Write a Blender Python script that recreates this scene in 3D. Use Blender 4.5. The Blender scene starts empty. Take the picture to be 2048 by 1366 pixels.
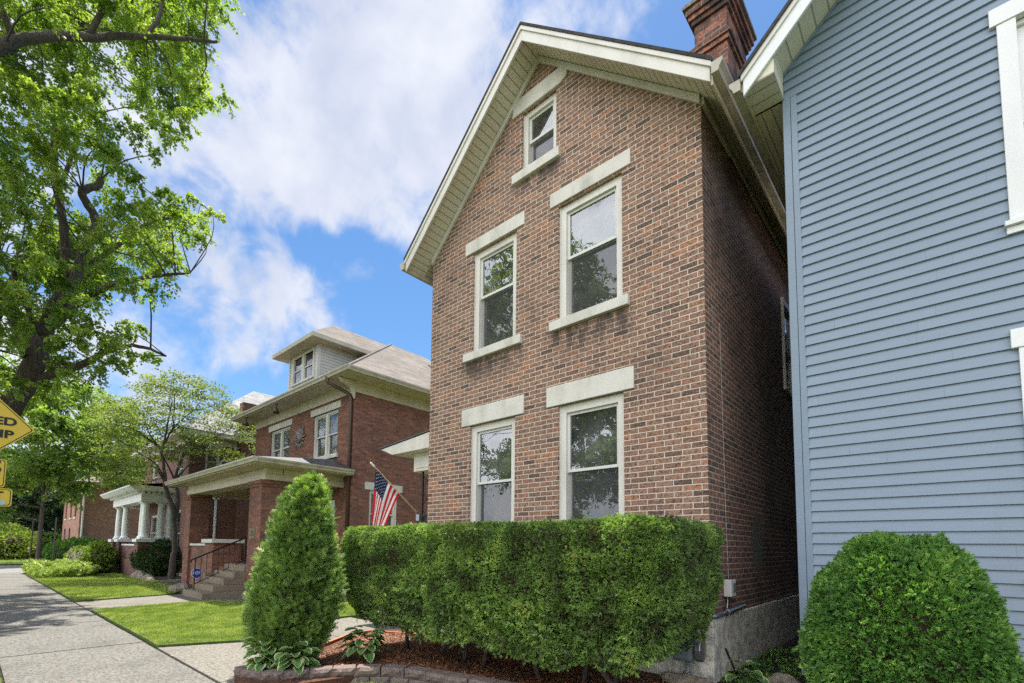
import bpy, math, random
import numpy as np
from mathutils import Matrix, Vector
C = bpy.context.scene.collection
SC = bpy.context.scene
R = math.radians
rng = np.random.default_rng(7)
random.seed(7)

# ------------------------------------------------------------------ camera
def make_camera():
    f, cx, cy = 969.86, 1001.82, 1022.75
    yaw, pit, roll = R(42.290), R(4.3076), R(0.677)
    fw = Vector((-math.sin(yaw)*math.cos(pit), math.cos(yaw)*math.cos(pit), math.sin(pit)))
    r = Vector((math.cos(yaw), math.sin(yaw), 0)); u = r.cross(fw)
    r2 = r*math.cos(roll)+u*math.sin(roll); u2 = -r*math.sin(roll)+u*math.cos(roll)
    cam = bpy.data.cameras.new('camera'); o = bpy.data.objects.new('camera', cam); C.objects.link(o)
    m = Matrix((r2, u2, -fw)).transposed().to_4x4(); m.translation = (0, 0, 1.5)
    o.matrix_world = m
    cam.sensor_width = 36; cam.lens = f/2048*36
    cam.shift_x = (1024-cx)/2048; cam.shift_y = (cy-683)/2048
    cam.clip_end = 2000; cam.clip_start = 0.05
    SC.camera = o
make_camera()

# ------------------------------------------------------------------ light
SUN = Vector((-0.20, 0.22, 1.0)).normalized()
SKY_STRENGTH = 0.15
def make_world():
    w = bpy.data.worlds.new('World'); SC.world = w; w.use_nodes = True
    nt = w.node_tree; N = nt.nodes; L = nt.links; N.clear(); w.cycles.sampling_method = 'MANUAL'; w.cycles.sample_map_resolution = 1024
    out = N.new('ShaderNodeOutputWorld'); bg = N.new('ShaderNodeBackground')
    sky = N.new('ShaderNodeTexSky'); sky.sky_type = 'NISHITA'; sky.sun_disc = False
    sky.sun_elevation = math.asin(SUN.z); sky.sun_rotation = math.atan2(SUN.x, SUN.y)
    sky.air_density = 1.0; sky.dust_density = 0.3; sky.ozone_density = 2.5
    bg.inputs[1].default_value = SKY_STRENGTH
    tc = N.new('ShaderNodeTexCoord')
    def math_(op, a, b=None, c=None, clamp=False):
        n = N.new('ShaderNodeMath'); n.operation = op; n.use_clamp = clamp
        for i, v in enumerate((a, b, c)):
            if v is None: continue
            if isinstance(v, (int, float)): n.inputs[i].default_value = v
            else: L.new(v, n.inputs[i])
        return n.outputs[0]
    def noise(scale, detail, rough, dist=0.0, vec=None):
        n = N.new('ShaderNodeTexNoise'); n.inputs['Scale'].default_value = scale
        n.inputs['Detail'].default_value = detail; n.inputs['Roughness'].default_value = rough
        n.inputs['Distortion'].default_value = dist
        L.new(vec or tc.outputs['Generated'], n.inputs['Vector']); return n.outputs['Fac']
    # cloud banks: (direction, cosine radius, weight) - the visible clouds, plus an unseen bank added behind the camera
    total = None
    for d, c0, c1, wgt in CLOUDS:
        dn = N.new('ShaderNodeVectorMath'); dn.operation = 'DOT_PRODUCT'
        L.new(tc.outputs['Generated'], dn.inputs[0]); dn.inputs[1].default_value = Vector(d).normalized()
        mr = N.new('ShaderNodeMapRange'); mr.interpolation_type = 'SMOOTHSTEP'
        L.new(dn.outputs['Value'], mr.inputs[0]); mr.inputs[1].default_value = c0; mr.inputs[2].default_value = c1
        mr.inputs[3].default_value = 0; mr.inputs[4].default_value = wgt
        total = mr.outputs[0] if total is None else math_('MAXIMUM', total, mr.outputs[0])
    big = noise(4.2, 8, 0.56, 0.35); fine = noise(13.0, 8, 0.6, 0.4)
    nz = math_('ADD', math_('MULTIPLY', big, 0.64), math_('MULTIPLY', fine, 0.36))
    dens = math_('ADD', math_('MULTIPLY', math_('SUBTRACT', nz, 0.5), 3.4), math_('SUBTRACT', total, 0.50))
    mr = N.new('ShaderNodeMapRange'); mr.interpolation_type = 'SMOOTHSTEP'
    L.new(dens, mr.inputs[0]); mr.inputs[1].default_value = -0.10; mr.inputs[2].default_value = 0.50
    cov = mr.outputs[0]
    shade = noise(5.5, 7, 0.55, 0.2)
    ramp = N.new('ShaderNodeValToRGB'); L.new(shade, ramp.inputs[0])
    ramp.color_ramp.elements[0].position = 0.34; ramp.color_ramp.elements[0].color = (1.28, 1.38, 1.68, 1)
    ramp.color_ramp.elements[1].position = 0.62; ramp.color_ramp.elements[1].color = (1.85, 1.88, 2.0, 1)
    hs = N.new('ShaderNodeHueSaturation'); hs.inputs['Saturation'].default_value = 1.12; hs.inputs['Value'].default_value = 0.345
    tn = N.new('ShaderNodeMixRGB'); tn.blend_type = 'MULTIPLY'; tn.inputs[0].default_value = 1; tn.inputs[2].default_value = (0.86, 0.95, 1.0, 1); L.new(sky.outputs[0], tn.inputs[1]); L.new(tn.outputs[0], hs.inputs['Color'])
    mix = N.new('ShaderNodeMixRGB'); L.new(math_('MULTIPLY', cov, 0.93), mix.inputs[0])
    # added fill light: unseen clouds behind the camera are boosted for the shaded facades
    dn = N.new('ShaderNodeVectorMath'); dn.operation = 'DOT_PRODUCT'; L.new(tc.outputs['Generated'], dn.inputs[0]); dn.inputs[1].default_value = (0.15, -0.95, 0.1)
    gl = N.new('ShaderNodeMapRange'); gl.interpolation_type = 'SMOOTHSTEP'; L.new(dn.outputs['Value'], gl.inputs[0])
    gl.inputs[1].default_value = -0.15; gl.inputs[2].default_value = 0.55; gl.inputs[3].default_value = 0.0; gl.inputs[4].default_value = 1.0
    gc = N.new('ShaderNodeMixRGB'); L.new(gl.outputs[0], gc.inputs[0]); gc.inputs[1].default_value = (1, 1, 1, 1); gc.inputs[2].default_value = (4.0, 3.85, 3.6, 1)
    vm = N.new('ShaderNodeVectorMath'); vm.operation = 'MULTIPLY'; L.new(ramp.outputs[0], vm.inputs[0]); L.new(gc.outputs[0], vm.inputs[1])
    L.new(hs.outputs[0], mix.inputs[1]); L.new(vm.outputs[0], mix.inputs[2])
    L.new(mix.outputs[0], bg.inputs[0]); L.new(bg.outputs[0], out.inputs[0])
CLOUDS = [((-0.591,0.37,0.716), 0.965, 0.990, 1.05), ((-0.676,0.322,0.663), 0.975, 0.996, 1.05), ((-0.65,0.442,0.618), 0.988, 0.998, 0.95), ((-0.621,0.291,0.728), 0.97, 0.995, 1.0),
    ((-0.729,0.286,0.622), 0.984, 0.998, 0.85), ((-0.437,0.466,0.769), 0.970, 0.997, 0.95), ((-0.356,0.536,0.766), 0.975, 0.998, 0.75), ((-0.8,0.2,0.56), 0.985, 0.999, 0.72),
    ((-0.864,0.286,0.414), 0.984, 0.998, 0.80), ((-0.825,0.372,0.425), 0.993, 0.9993, 0.7), ((-0.909,0.206,0.363), 0.985, 0.999, 0.78), ((-0.964,0.096,0.247), 0.965, 0.998, 0.85),
    ((-0.854,0.042,0.519), 0.95, 0.99, 0.75), ((-0.744,0.418,0.52), 0.996, 0.9996, 0.5),
    ((-0.2,-0.8,0.45), 0.55, 0.85, 1.1), ((-0.75,-0.5,0.4), 0.85, 0.97, 0.8), ((0.6,-0.6,0.5), 0.8, 0.97, 0.95), ((0.7,0.5,0.4), 0.9, 0.98, 0.7)]  # out-of-view clouds; those behind the camera added to light the shaded fronts
make_world()
sun = bpy.data.lights.new('sun', 'SUN'); sun.energy = 3.0; sun.angle = R(0.53); sun.color = (1, 0.955, 0.88)
so = bpy.data.objects.new('sun', sun); C.objects.link(so)
so.rotation_euler = (-SUN).to_track_quat('-Z', 'Y').to_euler(); so.location = (0, 0, 40)
SC.view_settings.view_transform = 'Standard'; SC.view_settings.look = 'None'
SC.view_settings.gamma = 1; SC.view_settings.exposure = 1.80
SC.render.engine = 'CYCLES'
SC.cycles.use_denoising = False
SC.cycles.max_bounces = 8; SC.cycles.transparent_max_bounces = 12
SC.cycles.diffuse_bounces = 5; SC.cycles.glossy_bounces = 3; SC.cycles.transmission_bounces = 4
SC.cycles.sample_clamp_indirect = 6
SC.cycles.caustics_reflective = False; SC.cycles.caustics_refractive = False

# ------------------------------------------------------------------ mesh helpers
LOC = {}
def setprops(o, label=None, cat=None, group=None, kind=None):
    if label: o['label'] = label
    if cat: o['category'] = cat
    if group: o['group'] = group
    if kind: o['kind'] = kind
def thing(name, loc, label, cat, group=None):
    o = bpy.data.objects.new(name, None); C.objects.link(o); o.location = loc
    o.empty_display_size = 0.2
    LOC[o] = np.array(loc, float); setprops(o, label, cat, group); return o
class MB:
    def __init__(s): s.v = []; s.f = []; s.mi = []
    def vert(s, p): s.v.append((float(p[0]), float(p[1]), float(p[2]))); return len(s.v)-1
    def face(s, pts, m=0):
        i = len(s.v); s.v.extend([(float(p[0]), float(p[1]), float(p[2])) for p in pts]); s.f.append(tuple(range(i, i+len(pts)))); s.mi.append(m)
        return s
    def box(s, x0, x1, y0, y1, z0, z1, m=0, skip=''):
        if x0 > x1: x0, x1 = x1, x0
        if y0 > y1: y0, y1 = y1, y0
        P = [(x0,y0,z0),(x1,y0,z0),(x1,y1,z0),(x0,y1,z0),(x0,y0,z1),(x1,y0,z1),(x1,y1,z1),(x0,y1,z1)]
        i = len(s.v); s.v.extend(P)
        F = {'b':(0,3,2,1),'t':(4,5,6,7),'f':(0,1,5,4),'r':(1,2,6,5),'k':(2,3,7,6),'l':(3,0,4,7)}
        for k, q in F.items():
            if k in skip: continue
            s.f.append(tuple(i+a for a in q)); s.mi.append(m)
        return s
    def fb(s, fr, a0, a1, d0, d1, z0, z1, m=0):
        """box in a facade frame: fr=('f',Y) faces -Y, ('r',X) faces +X; a along, d inward"""
        if fr[0] == 'f': return s.box(a0, a1, fr[1]+d0, fr[1]+d1, z0, z1, m)
        return s.box(fr[1]-d1, fr[1]-d0, a0, a1, z0, z1, m)
    def fq(s, fr, a0, a1, d, z0, z1, m=0):
        if fr[0] == 'f': return s.face([(a0,fr[1]+d,z0),(a1,fr[1]+d,z0),(a1,fr[1]+d,z1),(a0,fr[1]+d,z1)], m)
        return s.face([(fr[1]-d,a0,z0),(fr[1]-d,a1,z0),(fr[1]-d,a1,z1),(fr[1]-d,a0,z1)], m)
    def extrude(s, poly, vec, m=0):
        """closed prism: polygon swept along vec"""
        n = len(poly); A = [Vector(p) for p in poly]; B = [a+Vector(vec) for a in A]
        i = len(s.v); s.v.extend([tuple(a) for a in A]+[tuple(b) for b in B])
        s.f.append(tuple(i+k for k in range(n-1, -1, -1))); s.f.append(tuple(i+n+k for k in range(n)))
        s.mi += [m, m]
        for k in range(n):
            k2 = (k+1) % n; s.f.append((i+k, i+k2, i+n+k2, i+n+k)); s.mi.append(m)
        return s
    def tube(s, pts, rad, seg=8, m=0, cap=True):
        pts = [Vector(p) for p in pts]; n = len(pts)
        if not hasattr(rad, '__len__'): rad = [rad]*n
        base = len(s.v); up = Vector((0.31, 0.17, 0.93)).normalized()
        for i, p in enumerate(pts):
            t = (pts[min(i+1, n-1)]-pts[max(i-1, 0)]).normalized()
            if abs(t.dot(up)) > 0.97: up = Vector((1, 0.1, 0)).normalized()
            a = t.cross(up).normalized(); b = t.cross(a).normalized(); up = -b if (-b).dot(up) > 0 else b
            a = t.cross(up).normalized(); b = a.cross(t)
            for k in range(seg):
                an = 2*math.pi*k/seg; s.v.append(tuple(p+a*(rad[i]*math.cos(an))+b*(rad[i]*math.sin(an))))
        for i in range(n-1):
            for k in range(seg):
                k2 = (k+1) % seg; q = base+i*seg
                s.f.append((q+k, q+k2, q+seg+k2, q+seg+k)); s.mi.append(m)
        if cap:
            s.f.append(tuple(base+k for k in range(seg-1, -1, -1))); s.f.append(tuple(base+(n-1)*seg+k for k in range(seg))); s.mi += [m, m]
        return s
    def lathe(s, cx, cy, prof, seg=20, m=0):
        base = len(s.v); n = len(prof)
        for r_, z in prof:
            for k in range(seg):
                an = 2*math.pi*k/seg; s.v.append((cx+r_*math.cos(an), cy+r_*math.sin(an), z))
        for i in range(n-1):
            for k in range(seg):
                k2 = (k+1) % seg; q = base+i*seg; s.f.append((q+k, q+k2, q+seg+k2, q+seg+k)); s.mi.append(m)
        s.f.append(tuple(base+k for k in range(seg-1, -1, -1))); s.f.append(tuple(base+(n-1)*seg+k for k in range(seg))); s.mi += [m, m]
        return s
    def build(s, name, mat, parent=None, loc=None, smooth=False, bevel=0, **kw):
        off = LOC[parent] if parent is not None else np.array(loc if loc is not None else (0, 0, 0), float)
        me = bpy.data.meshes.new(name)
        V = np.array(s.v, float)-off
        me.from_pydata(V.tolist(), [], s.f); me.update()
        mats = mat if isinstance(mat, (list, tuple)) else [mat]
        for x in mats: me.materials.append(x)
        if len(mats) > 1: me.polygons.foreach_set('material_index', s.mi)
        if smooth: me.polygons.foreach_set('use_smooth', [True]*len(me.polygons))
        uv_metres(me, off)
        o = bpy.data.objects.new(name, me); C.objects.link(o)
        if parent is not None: o.parent = parent
        else: o.location = off
        LOC[o] = off
        if bevel:
            b = o.modifiers.new('bevel', 'BEVEL'); b.width = bevel; b.segments = 2; b.limit_method = 'ANGLE'
        setprops(o, **kw); return o
def uv_metres(me, off):
    nl = len(me.loops)
    if nl == 0: return
    vi = np.empty(nl, np.int32); me.loops.foreach_get('vertex_index', vi)
    co = np.empty(len(me.vertices)*3); me.vertices.foreach_get('co', co); co = co.reshape(-1, 3)+off
    npo = len(me.polygons); nr = np.empty(npo*3); me.polygons.foreach_get('normal', nr); nr = nr.reshape(-1, 3)
    lt = np.empty(npo, np.int32); me.polygons.foreach_get('loop_total', lt)
    nn = np.repeat(nr, lt, axis=0); P = co[vi]
    t = np.stack([-nn[:, 1], nn[:, 0], np.zeros(nl)], 1); ln = np.linalg.norm(t, axis=1)
    flat = ln < 0.05; t[flat] = (1, 0, 0); ln[flat] = 1; t /= ln[:, None]
    # snap mostly axis-aligned directions to one sign so courses run on
    sg = np.where(np.abs(t[:, 0]) > np.abs(t[:, 1]), np.sign(t[:, 0]), np.sign(t[:, 1])); sg[sg == 0] = 1; t *= sg[:, None]
    b = np.cross(nn, t); b[flat] = (0, 1, 0); b[b[:, 2] < 0] *= -1
    uv = np.stack([(P*t).sum(1), (P*b).sum(1)], 1)
    l = me.uv_layers.new(name='UVMap'); l.data.foreach_set('uv', uv.astype(np.float32).ravel())

def cloud_mesh(name, V, F, mat, parent=None, loc=(0, 0, 0), tint=None, **kw):
    """V (n,3); F (m,k) index array with k=3 or 4; tint per face"""
    off = LOC[parent] if parent is not None else np.array(loc, float)
    me = bpy.data.meshes.new(name); V = (V-off).astype(np.float32)
    m, k = F.shape
    me.vertices.add(len(V)); me.vertices.foreach_set('co', V.ravel())
    me.loops.add(m*k); me.loops.foreach_set('vertex_index', F.astype(np.int32).ravel())
    me.polygons.add(m); me.polygons.foreach_set('loop_start', np.arange(0, m*k, k, dtype=np.int32))
    me.update(calc_edges=True)
    if tint is not None:
        a = me.attributes.new('tint', 'FLOAT', 'FACE'); a.data.foreach_set('value', tint.astype(np.float32))
    me.materials.append(mat)
    o = bpy.data.objects.new(name, me); C.objects.link(o)
    if parent is not None: o.parent = parent
    else: o.location = off
    LOC[o] = off; setprops(o, **kw); return o

# ------------------------------------------------------------------ materials
class Mat:
    def __init__(s, name):
        s.m = bpy.data.materials.new(name); s.m.use_nodes = True; s.nt = s.m.node_tree; s.N = s.nt.nodes; s.L = s.nt.links
        s.b = s.N['Principled BSDF']; s.out = s.N['Material Output']
        s.tc = s.N.new('ShaderNodeTexCoord')
    def uv(s): return s.tc.outputs['UV']
    def ob(s): return s.tc.outputs['Object']
    def set(s, inp, v):
        if isinstance(v, (int, float)): s.b.inputs[inp].default_value = v
        elif isinstance(v, tuple): s.b.inputs[inp].default_value = (*v, 1) if len(v) == 3 else v
        else: s.L.new(v, s.b.inputs[inp])
        return s
    def M(s, op, a, b=None, c=None, clamp=False):
        n = s.N.new('ShaderNodeMath'); n.operation = op; n.use_clamp = clamp
        for i, v in enumerate((a, b, c)):
            if v is None: continue
            if isinstance(v, (int, float)): n.inputs[i].default_value = v
            else: s.L.new(v, n.inputs[i])
        return n.outputs[0]
    def noise(s, scale, detail=4, rough=0.55, vec=None, dist=0, out='Fac', stretch=None):
        n = s.N.new('ShaderNodeTexNoise'); n.inputs['Scale'].default_value = scale; n.inputs['Detail'].default_value = detail
        n.inputs['Roughness'].default_value = rough; n.inputs['Distortion'].default_value = dist
        v = vec if vec is not None else s.ob()
        if stretch:
            mp = s.N.new('ShaderNodeMapping'); mp.inputs['Scale'].default_value = stretch; s.L.new(v, mp.inputs[0]); v = mp.outputs[0]
        s.L.new(v, n.inputs['Vector']); return n.outputs[out]
    def ramp(s, fac, stops, interp='LINEAR'):
        n = s.N.new('ShaderNodeValToRGB'); s.L.new(fac, n.inputs[0]); cr = n.color_ramp; cr.interpolation = interp
        while len(cr.elements) < len(stops): cr.elements.new(0.5)
        for e, (p, c) in zip(cr.elements, stops): e.position = p; e.color = (*c, 1) if not isinstance(c, (int, float)) else (c, c, c, 1)
        return n.outputs[0]
    def mix(s, fac, a, b, mode='MIX'):
        n = s.N.new('ShaderNodeMixRGB'); n.blend_type = mode
        for i, v in enumerate((fac, a, b)):
            if isinstance(v, (int, float)): n.inputs[i].default_value = v if i == 0 else (v, v, v, 1)
            elif isinstance(v, tuple): n.inputs[i].default_value = (*v, 1)
            else: s.L.new(v, n.inputs[i])
        return n.outputs[0]
    def rng(s, v, a, b, c=0, d=1, smooth=True):
        n = s.N.new('ShaderNodeMapRange'); n.interpolation_type = 'SMOOTHSTEP' if smooth else 'LINEAR'
        s.L.new(v, n.inputs[0])
        for i, x in enumerate((a, b, c, d)): n.inputs[i+1].default_value = x
        return n.outputs[0]
    def sep(s, v):
        n = s.N.new('ShaderNodeSeparateXYZ'); s.L.new(v, n.inputs[0]); return n.outputs
    def comb(s, x, y, z=0.0):
        n = s.N.new('ShaderNodeCombineXYZ')
        for i, v in enumerate((x, y, z)):
            if isinstance(v, (int, float)): n.inputs[i].default_value = v
            else: s.L.new(v, n.inputs[i])
        return n.outputs[0]
    def white(s, vec):
        n = s.N.new('ShaderNodeTexWhiteNoise'); n.noise_dimensions = '3D'; s.L.new(vec, n.inputs['Vector']); return n.outputs
    def bump(s, h, dist=0.01, strength=1.0):
        n = s.N.new('ShaderNodeBump'); n.inputs['Distance'].default_value = dist; n.inputs['Strength'].default_value = strength
        s.L.new(h, n.inputs['Height']); s.L.new(n.outputs[0], s.b.inputs['Normal']); return s

def courses(k, uvv, w, h, offset=0.5, joint=0.1, jitter=0.0):
    """running-bond cells from metre UVs -> (cell random rgb, joint mask 0..1 (1=joint), fu, fv)"""
    u, v, _ = k.sep(uvv)
    vv = k.M('DIVIDE', v, h); row = k.M('FLOOR', vv); fv = k.M('SUBTRACT', vv, row)
    sh = k.M('MULTIPLY', k.M('MODULO', k.M('ABSOLUTE', row), 2.0), offset)
    if jitter:
        wn = k.white(k.comb(row, 3.3, 1.7)); sh = k.M('ADD', sh, k.M('MULTIPLY', wn[0], jitter))
    uu = k.M('ADD', k.M('DIVIDE', u, w), sh); col = k.M('FLOOR', uu); fu = k.M('SUBTRACT', uu, col)
    wn = k.white(k.comb(col, row, 0.5))
    du = k.M('MULTIPLY', k.M('MINIMUM', fu, k.M('SUBTRACT', 1.0, fu)), w)
    dv = k.M('MULTIPLY', k.M('MINIMUM', fv, k.M('SUBTRACT', 1.0, fv)), h)
    d = k.M('MINIMUM', du, dv)
    return wn, d, fu, fv, row

# soot streaks under the sills: (x0,x1,z_top,depth) in the house's own metres
SILLS = [(-1.7,-0.2,4.58,0.55),(0.1,1.6,4.58,0.6),(-0.6,0.5,7.15,0.35),(-1.75,-0.1,3.55,0.12),(0.05,1.65,3.55,0.12)]
def brick(name, cols, mortar, w=0.213, h=0.0677, joint=0.0055, stain=0.35, soot=(0.03, 0.025, 0.022), stain_scale=0.7, bumpd=0.006, lo=0.50, hi=0.72, spots=(), patch=None):
    k = Mat(name)
    wob = k.noise(18, 3, 0.6, out='Color')
    vec = k.N.new('ShaderNodeVectorMath'); vec.operation = 'MULTIPLY_ADD'; k.L.new(wob, vec.inputs[0])
    vec.inputs[1].default_value = (0.007, 0.007, 0); k.L.new(k.uv(), vec.inputs[2])
    wn, d, fu, fv, row = courses(k, vec.outputs[0], w, h, 0.5, jitter=0.08)
    jm = k.rng(d, joint*0.6, joint*1.25, 1, 0)
    n = len(cols); stops = [((i+0.5)/n, c) for i, c in enumerate(cols)]
    base = k.ramp(wn[0], stops)
    grit = k.noise(70, 5, 0.7); base = k.mix(0.45, base, k.mix(grit, (0.3,)*3, (1.5,)*3), 'MULTIPLY')
    spot = k.noise(26, 4, 0.65); spot2 = k.noise(60, 3, 0.6); base = k.mix(k.rng(spot, 0.47, 0.62, 0, 0.70), base, soot); base = k.mix(k.rng(spot2, 0.52, 0.64, 0, 0.45), base, soot); base = k.mix(k.rng(spot2, 0.34, 0.46, 0.35, 0), base, tuple(min(1, c*1.0) for c in mortar))
    big = k.noise(stain_scale, 6, 0.62); st = k.rng(big, lo, hi, 0, stain)
    ns = k.noise(3.1, 5, 0.65); st = k.M('MULTIPLY', st, k.rng(ns, 0.3, 0.6, 0.35, 1))
    if spots:
        ox, oy, oz = k.sep(k.ob()); tot = None
        for a, b_, zt_, dp in spots:
            hx_ = k.M('MULTIPLY', k.rng(ox, a-0.05, a+0.25, 0, 1), k.rng(ox, b_-0.25, b_+0.05, 1, 0)); vz = k.M('MULTIPLY', k.rng(oz, zt_-dp, zt_-dp*0.2, 0, 1), k.rng(oz, zt_, zt_+0.03, 1, 0))
            q_ = k.M('MULTIPLY', hx_, vz); tot = q_ if tot is None else k.M('MAXIMUM', tot, q_)
        stk = k.noise(5.0, 5, 0.65, stretch=(1, 1, 0.35)); st = k.M('MAXIMUM', st, k.M('MULTIPLY', tot, k.rng(stk, 0.35, 0.6, 0.15, 0.85)))
    pale = k.rng(k.noise(1.3, 6, 0.7, dist=0.5), 0.6, 0.8, 0, 0.22)
    col = k.mix(jm, base, k.mix(k.noise(30, 4, 0.7), tuple(c*0.62 for c in mortar), tuple(min(1, c*1.25) for c in mortar)))
    col = k.mix(pale, col, tuple(min(1, c*0.95) for c in mortar))
    col = k.mix(st, col, soot)
    if patch:     # cement-smeared repair
        ox, oy, oz = k.sep(k.ob()); (py_, pz_, ry_, rz_) = patch; dy_ = k.M('DIVIDE', k.M('SUBTRACT', oy, py_), ry_); dz_ = k.M('DIVIDE', k.M('SUBTRACT', oz, pz_), rz_)
        rr_ = k.M('ADD', k.M('SQRT', k.M('ADD', k.M('MULTIPLY', dy_, dy_), k.M('MULTIPLY', dz_, dz_))), k.M('MULTIPLY', k.M('SUBTRACT', k.noise(6, 5, 0.65), 0.5), 0.9)); pm = k.rng(rr_, 0.75, 1.05, 0.9, 0)
        col = k.mix(pm, col, k.mix(k.noise(14, 5, 0.6), (0.10,0.105,0.085), (0.24,0.24,0.20)))
    k.set('Base Color', col).set('Roughness', 0.88)
    hgt = k.M('ADD', k.M('SUBTRACT', 1.0, jm), k.M('MULTIPLY', grit, 0.35))
    hgt = k.M('ADD', hgt, k.M('MULTIPLY', wn[0], 0.25))
    k.bump(hgt, bumpd, 0.9); return k.m

def paint(name, col, rough=0.5, dirt=0.12, dcol=(0.2, 0.18, 0.14), scale=2.2):
    k = Mat(name); n = k.noise(scale, 6, 0.65, stretch=(1, 1, 0.45)); f = k.noise(30, 3, 0.6)
    c = k.mix(k.rng(n, 0.42, 0.74, 0, dirt), col, dcol); c = k.mix(0.12, c, k.mix(f, (0.6,)*3, (1.35,)*3), 'MULTIPLY')
    k.set('Base Color', c).set('Roughness', rough); k.bump(f, 0.001, 0.4); return k.m

def striped(name, col, axis, period, dark=0.35, rough=0.55, dirt=0.15):
    """vinyl soffit: panel seams in metre UVs"""
    k = Mat(name); c = k.sep(k.uv())[axis]
    q = k.M('DIVIDE', c, period); f = k.M('FRACT', q)
    seam = k.rng(k.M('MINIMUM', f, k.M('SUBTRACT', 1.0, f)), 0.015, 0.06, 1, 0)
    wide = k.rng(f, 0.72, 0.98, 0, 1)
    n = k.noise(1.6, 5, 0.6)
    cc = k.mix(k.rng(n, 0.45, 0.75, 0, dirt), col, (0.16, 0.13, 0.09))
    cc = k.mix(seam, cc, tuple(x*dark for x in col))
    k.set('Base Color', cc).set('Roughness', rough)
    k.bump(k.M('SUBTRACT', 1.0, seam), 0.008, 1.0); return k.m

def shingle(name, cols, w=0.30, h=0.14):
    k = Mat(name); wn, d, fu, fv, row = courses(k, k.uv(), w, h, 0.5, jitter=0.9)
    n = len(cols); base = k.ramp(wn[0], [((i+0.5)/n, c) for i, c in enumerate(cols)])
    line = k.rng(fv, 0.02, 0.16, 1, 0); gap = k.rng(k.M('MINIMUM', fu, k.M('SUBTRACT', 1.0, fu)), 0.01, 0.03, 1, 0)
    g = k.noise(160, 2, 0.6); big = k.noise(0.8, 5, 0.6)
    c = k.mix(0.5, base, k.mix(g, (0.45,)*3, (1.5,)*3), 'MULTIPLY')
    c = k.mix(k.rng(big, 0.4, 0.7, 0, 0.35), c, tuple(x*0.5 for x in cols[0]))
    c = k.mix(k.M('MAXIMUM', k.M('MULTIPLY', line, 0.75), k.M('MULTIPLY', gap, 0.6)), c, tuple(x*0.25 for x in cols[0]))
    k.set('Base Color', c).set('Roughness', 0.95)
    k.bump(k.M('ADD', k.M('SUBTRACT', 1.0, fv), k.M('MULTIPLY', g, 0.2)), 0.012, 0.8); return k.m

def concrete(name, col, speck=0.5, dirt=0.35, scale=90, dcol=(0.10, 0.09, 0.075), vs=75, bd=0.006):
    k = Mat(name); a = k.noise(scale, 4, 0.75); b = k.noise(1.1, 7, 0.68); e = k.noise(9, 6, 0.7)
    vo = k.N.new('ShaderNodeTexVoronoi'); vo.inputs['Scale'].default_value = vs; k.L.new(k.ob(), vo.inputs['Vector'])
    sp = k.rng(vo.outputs['Distance'], 0.1, 0.32, 1, 0); wv = k.white(vo.outputs['Position'])[0]
    c = k.mix(k.rng(a, 0.36, 0.64), tuple(x*0.62 for x in col), tuple(min(1, x*1.3) for x in col))
    c = k.mix(k.M('MULTIPLY', sp, k.rng(wv, 0.45, 0.9, 0, speck)), c, dcol)
    c = k.mix(k.rng(b, 0.46, 0.72, 0, dirt), c, tuple(x*0.45 for x in col))
    c = k.mix(k.rng(e, 0.56, 0.72, 0, dirt*0.8), c, tuple(x*0.5 for x in col))
    k.set('Base Color', c).set('Roughness', 0.93)
    k.bump(k.M('ADD', k.M('MULTIPLY', a, 0.6), k.M('ADD', k.M('MULTIPLY', sp, -0.7), e)), bd, 1.0); return k.m

def foliage(name, stops, trans=0.35, rough=0.5, spec=0.35, nscale=0.9, nmix=0.45):
    k = Mat(name); at = k.N.new('ShaderNodeAttribute'); at.attribute_name = 'tint'
    n = k.noise(nscale, 3, 0.6); f = k.M('ADD', k.M('MULTIPLY', at.outputs['Fac'], 1-nmix), k.M('MULTIPLY', k.rng(n, 0.3, 0.7), nmix))
    col = k.ramp(f, stops); k.set('Base Color', col).set('Roughness', rough).set('Specular IOR Level', spec)
    tr = k.N.new('ShaderNodeBsdfTranslucent'); tcol = k.mix(1.0, col, (1.5, 1.6, 0.55), 'MULTIPLY'); k.L.new(tcol, tr.inputs[0])
    ms = k.N.new('ShaderNodeMixShader'); ms.inputs[0].default_value = trans
    k.L.new(k.b.outputs[0], ms.inputs[1]); k.L.new(tr.outputs[0], ms.inputs[2]); k.L.new(ms.outputs[0], k.out.inputs[0]); return k.m

def glass(name, extra=0.12, ripple=0.0015):
    k = Mat(name); N, L = k.N, k.L
    gl = N.new('ShaderNodeBsdfGlossy'); gl.inputs['Roughness'].default_value = 0.0; gl.inputs[0].default_value = (0.93, 0.96, 1, 1)
    tr = N.new('ShaderNodeBsdfTransparent'); tr.inputs[0].default_value = (0.80, 0.84, 0.82, 1)
    fr = N.new('ShaderNodeFresnel'); fr.inputs[0].default_value = 1.65
    fac = k.M('ADD', fr.outputs[0], extra, clamp=True)
    bn = N.new('ShaderNodeBump'); bn.inputs['Distance'].default_value = ripple; L.new(k.noise(4.5, 1, 0.4), bn.inputs['Height'])
    L.new(bn.outputs[0], gl.inputs['Normal'])
    ms = N.new('ShaderNodeMixShader'); L.new(fac, ms.inputs[0]); L.new(tr.outputs[0], ms.inputs[1]); L.new(gl.outputs[0], ms.inputs[2])
    df = N.new('ShaderNodeBsdfDiffuse'); df.inputs[0].default_value = (0.45, 0.45, 0.43, 1); m2 = N.new('ShaderNodeMixShader'); L.new(k.rng(k.noise(3.0, 6, 0.7), 0.35, 0.7, 0.05, 0.17), m2.inputs[0])
    L.new(ms.outputs[0], m2.inputs[1]); L.new(df.outputs[0], m2.inputs[2]); L.new(m2.outputs[0], k.out.inputs[0]); return k.m

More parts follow.
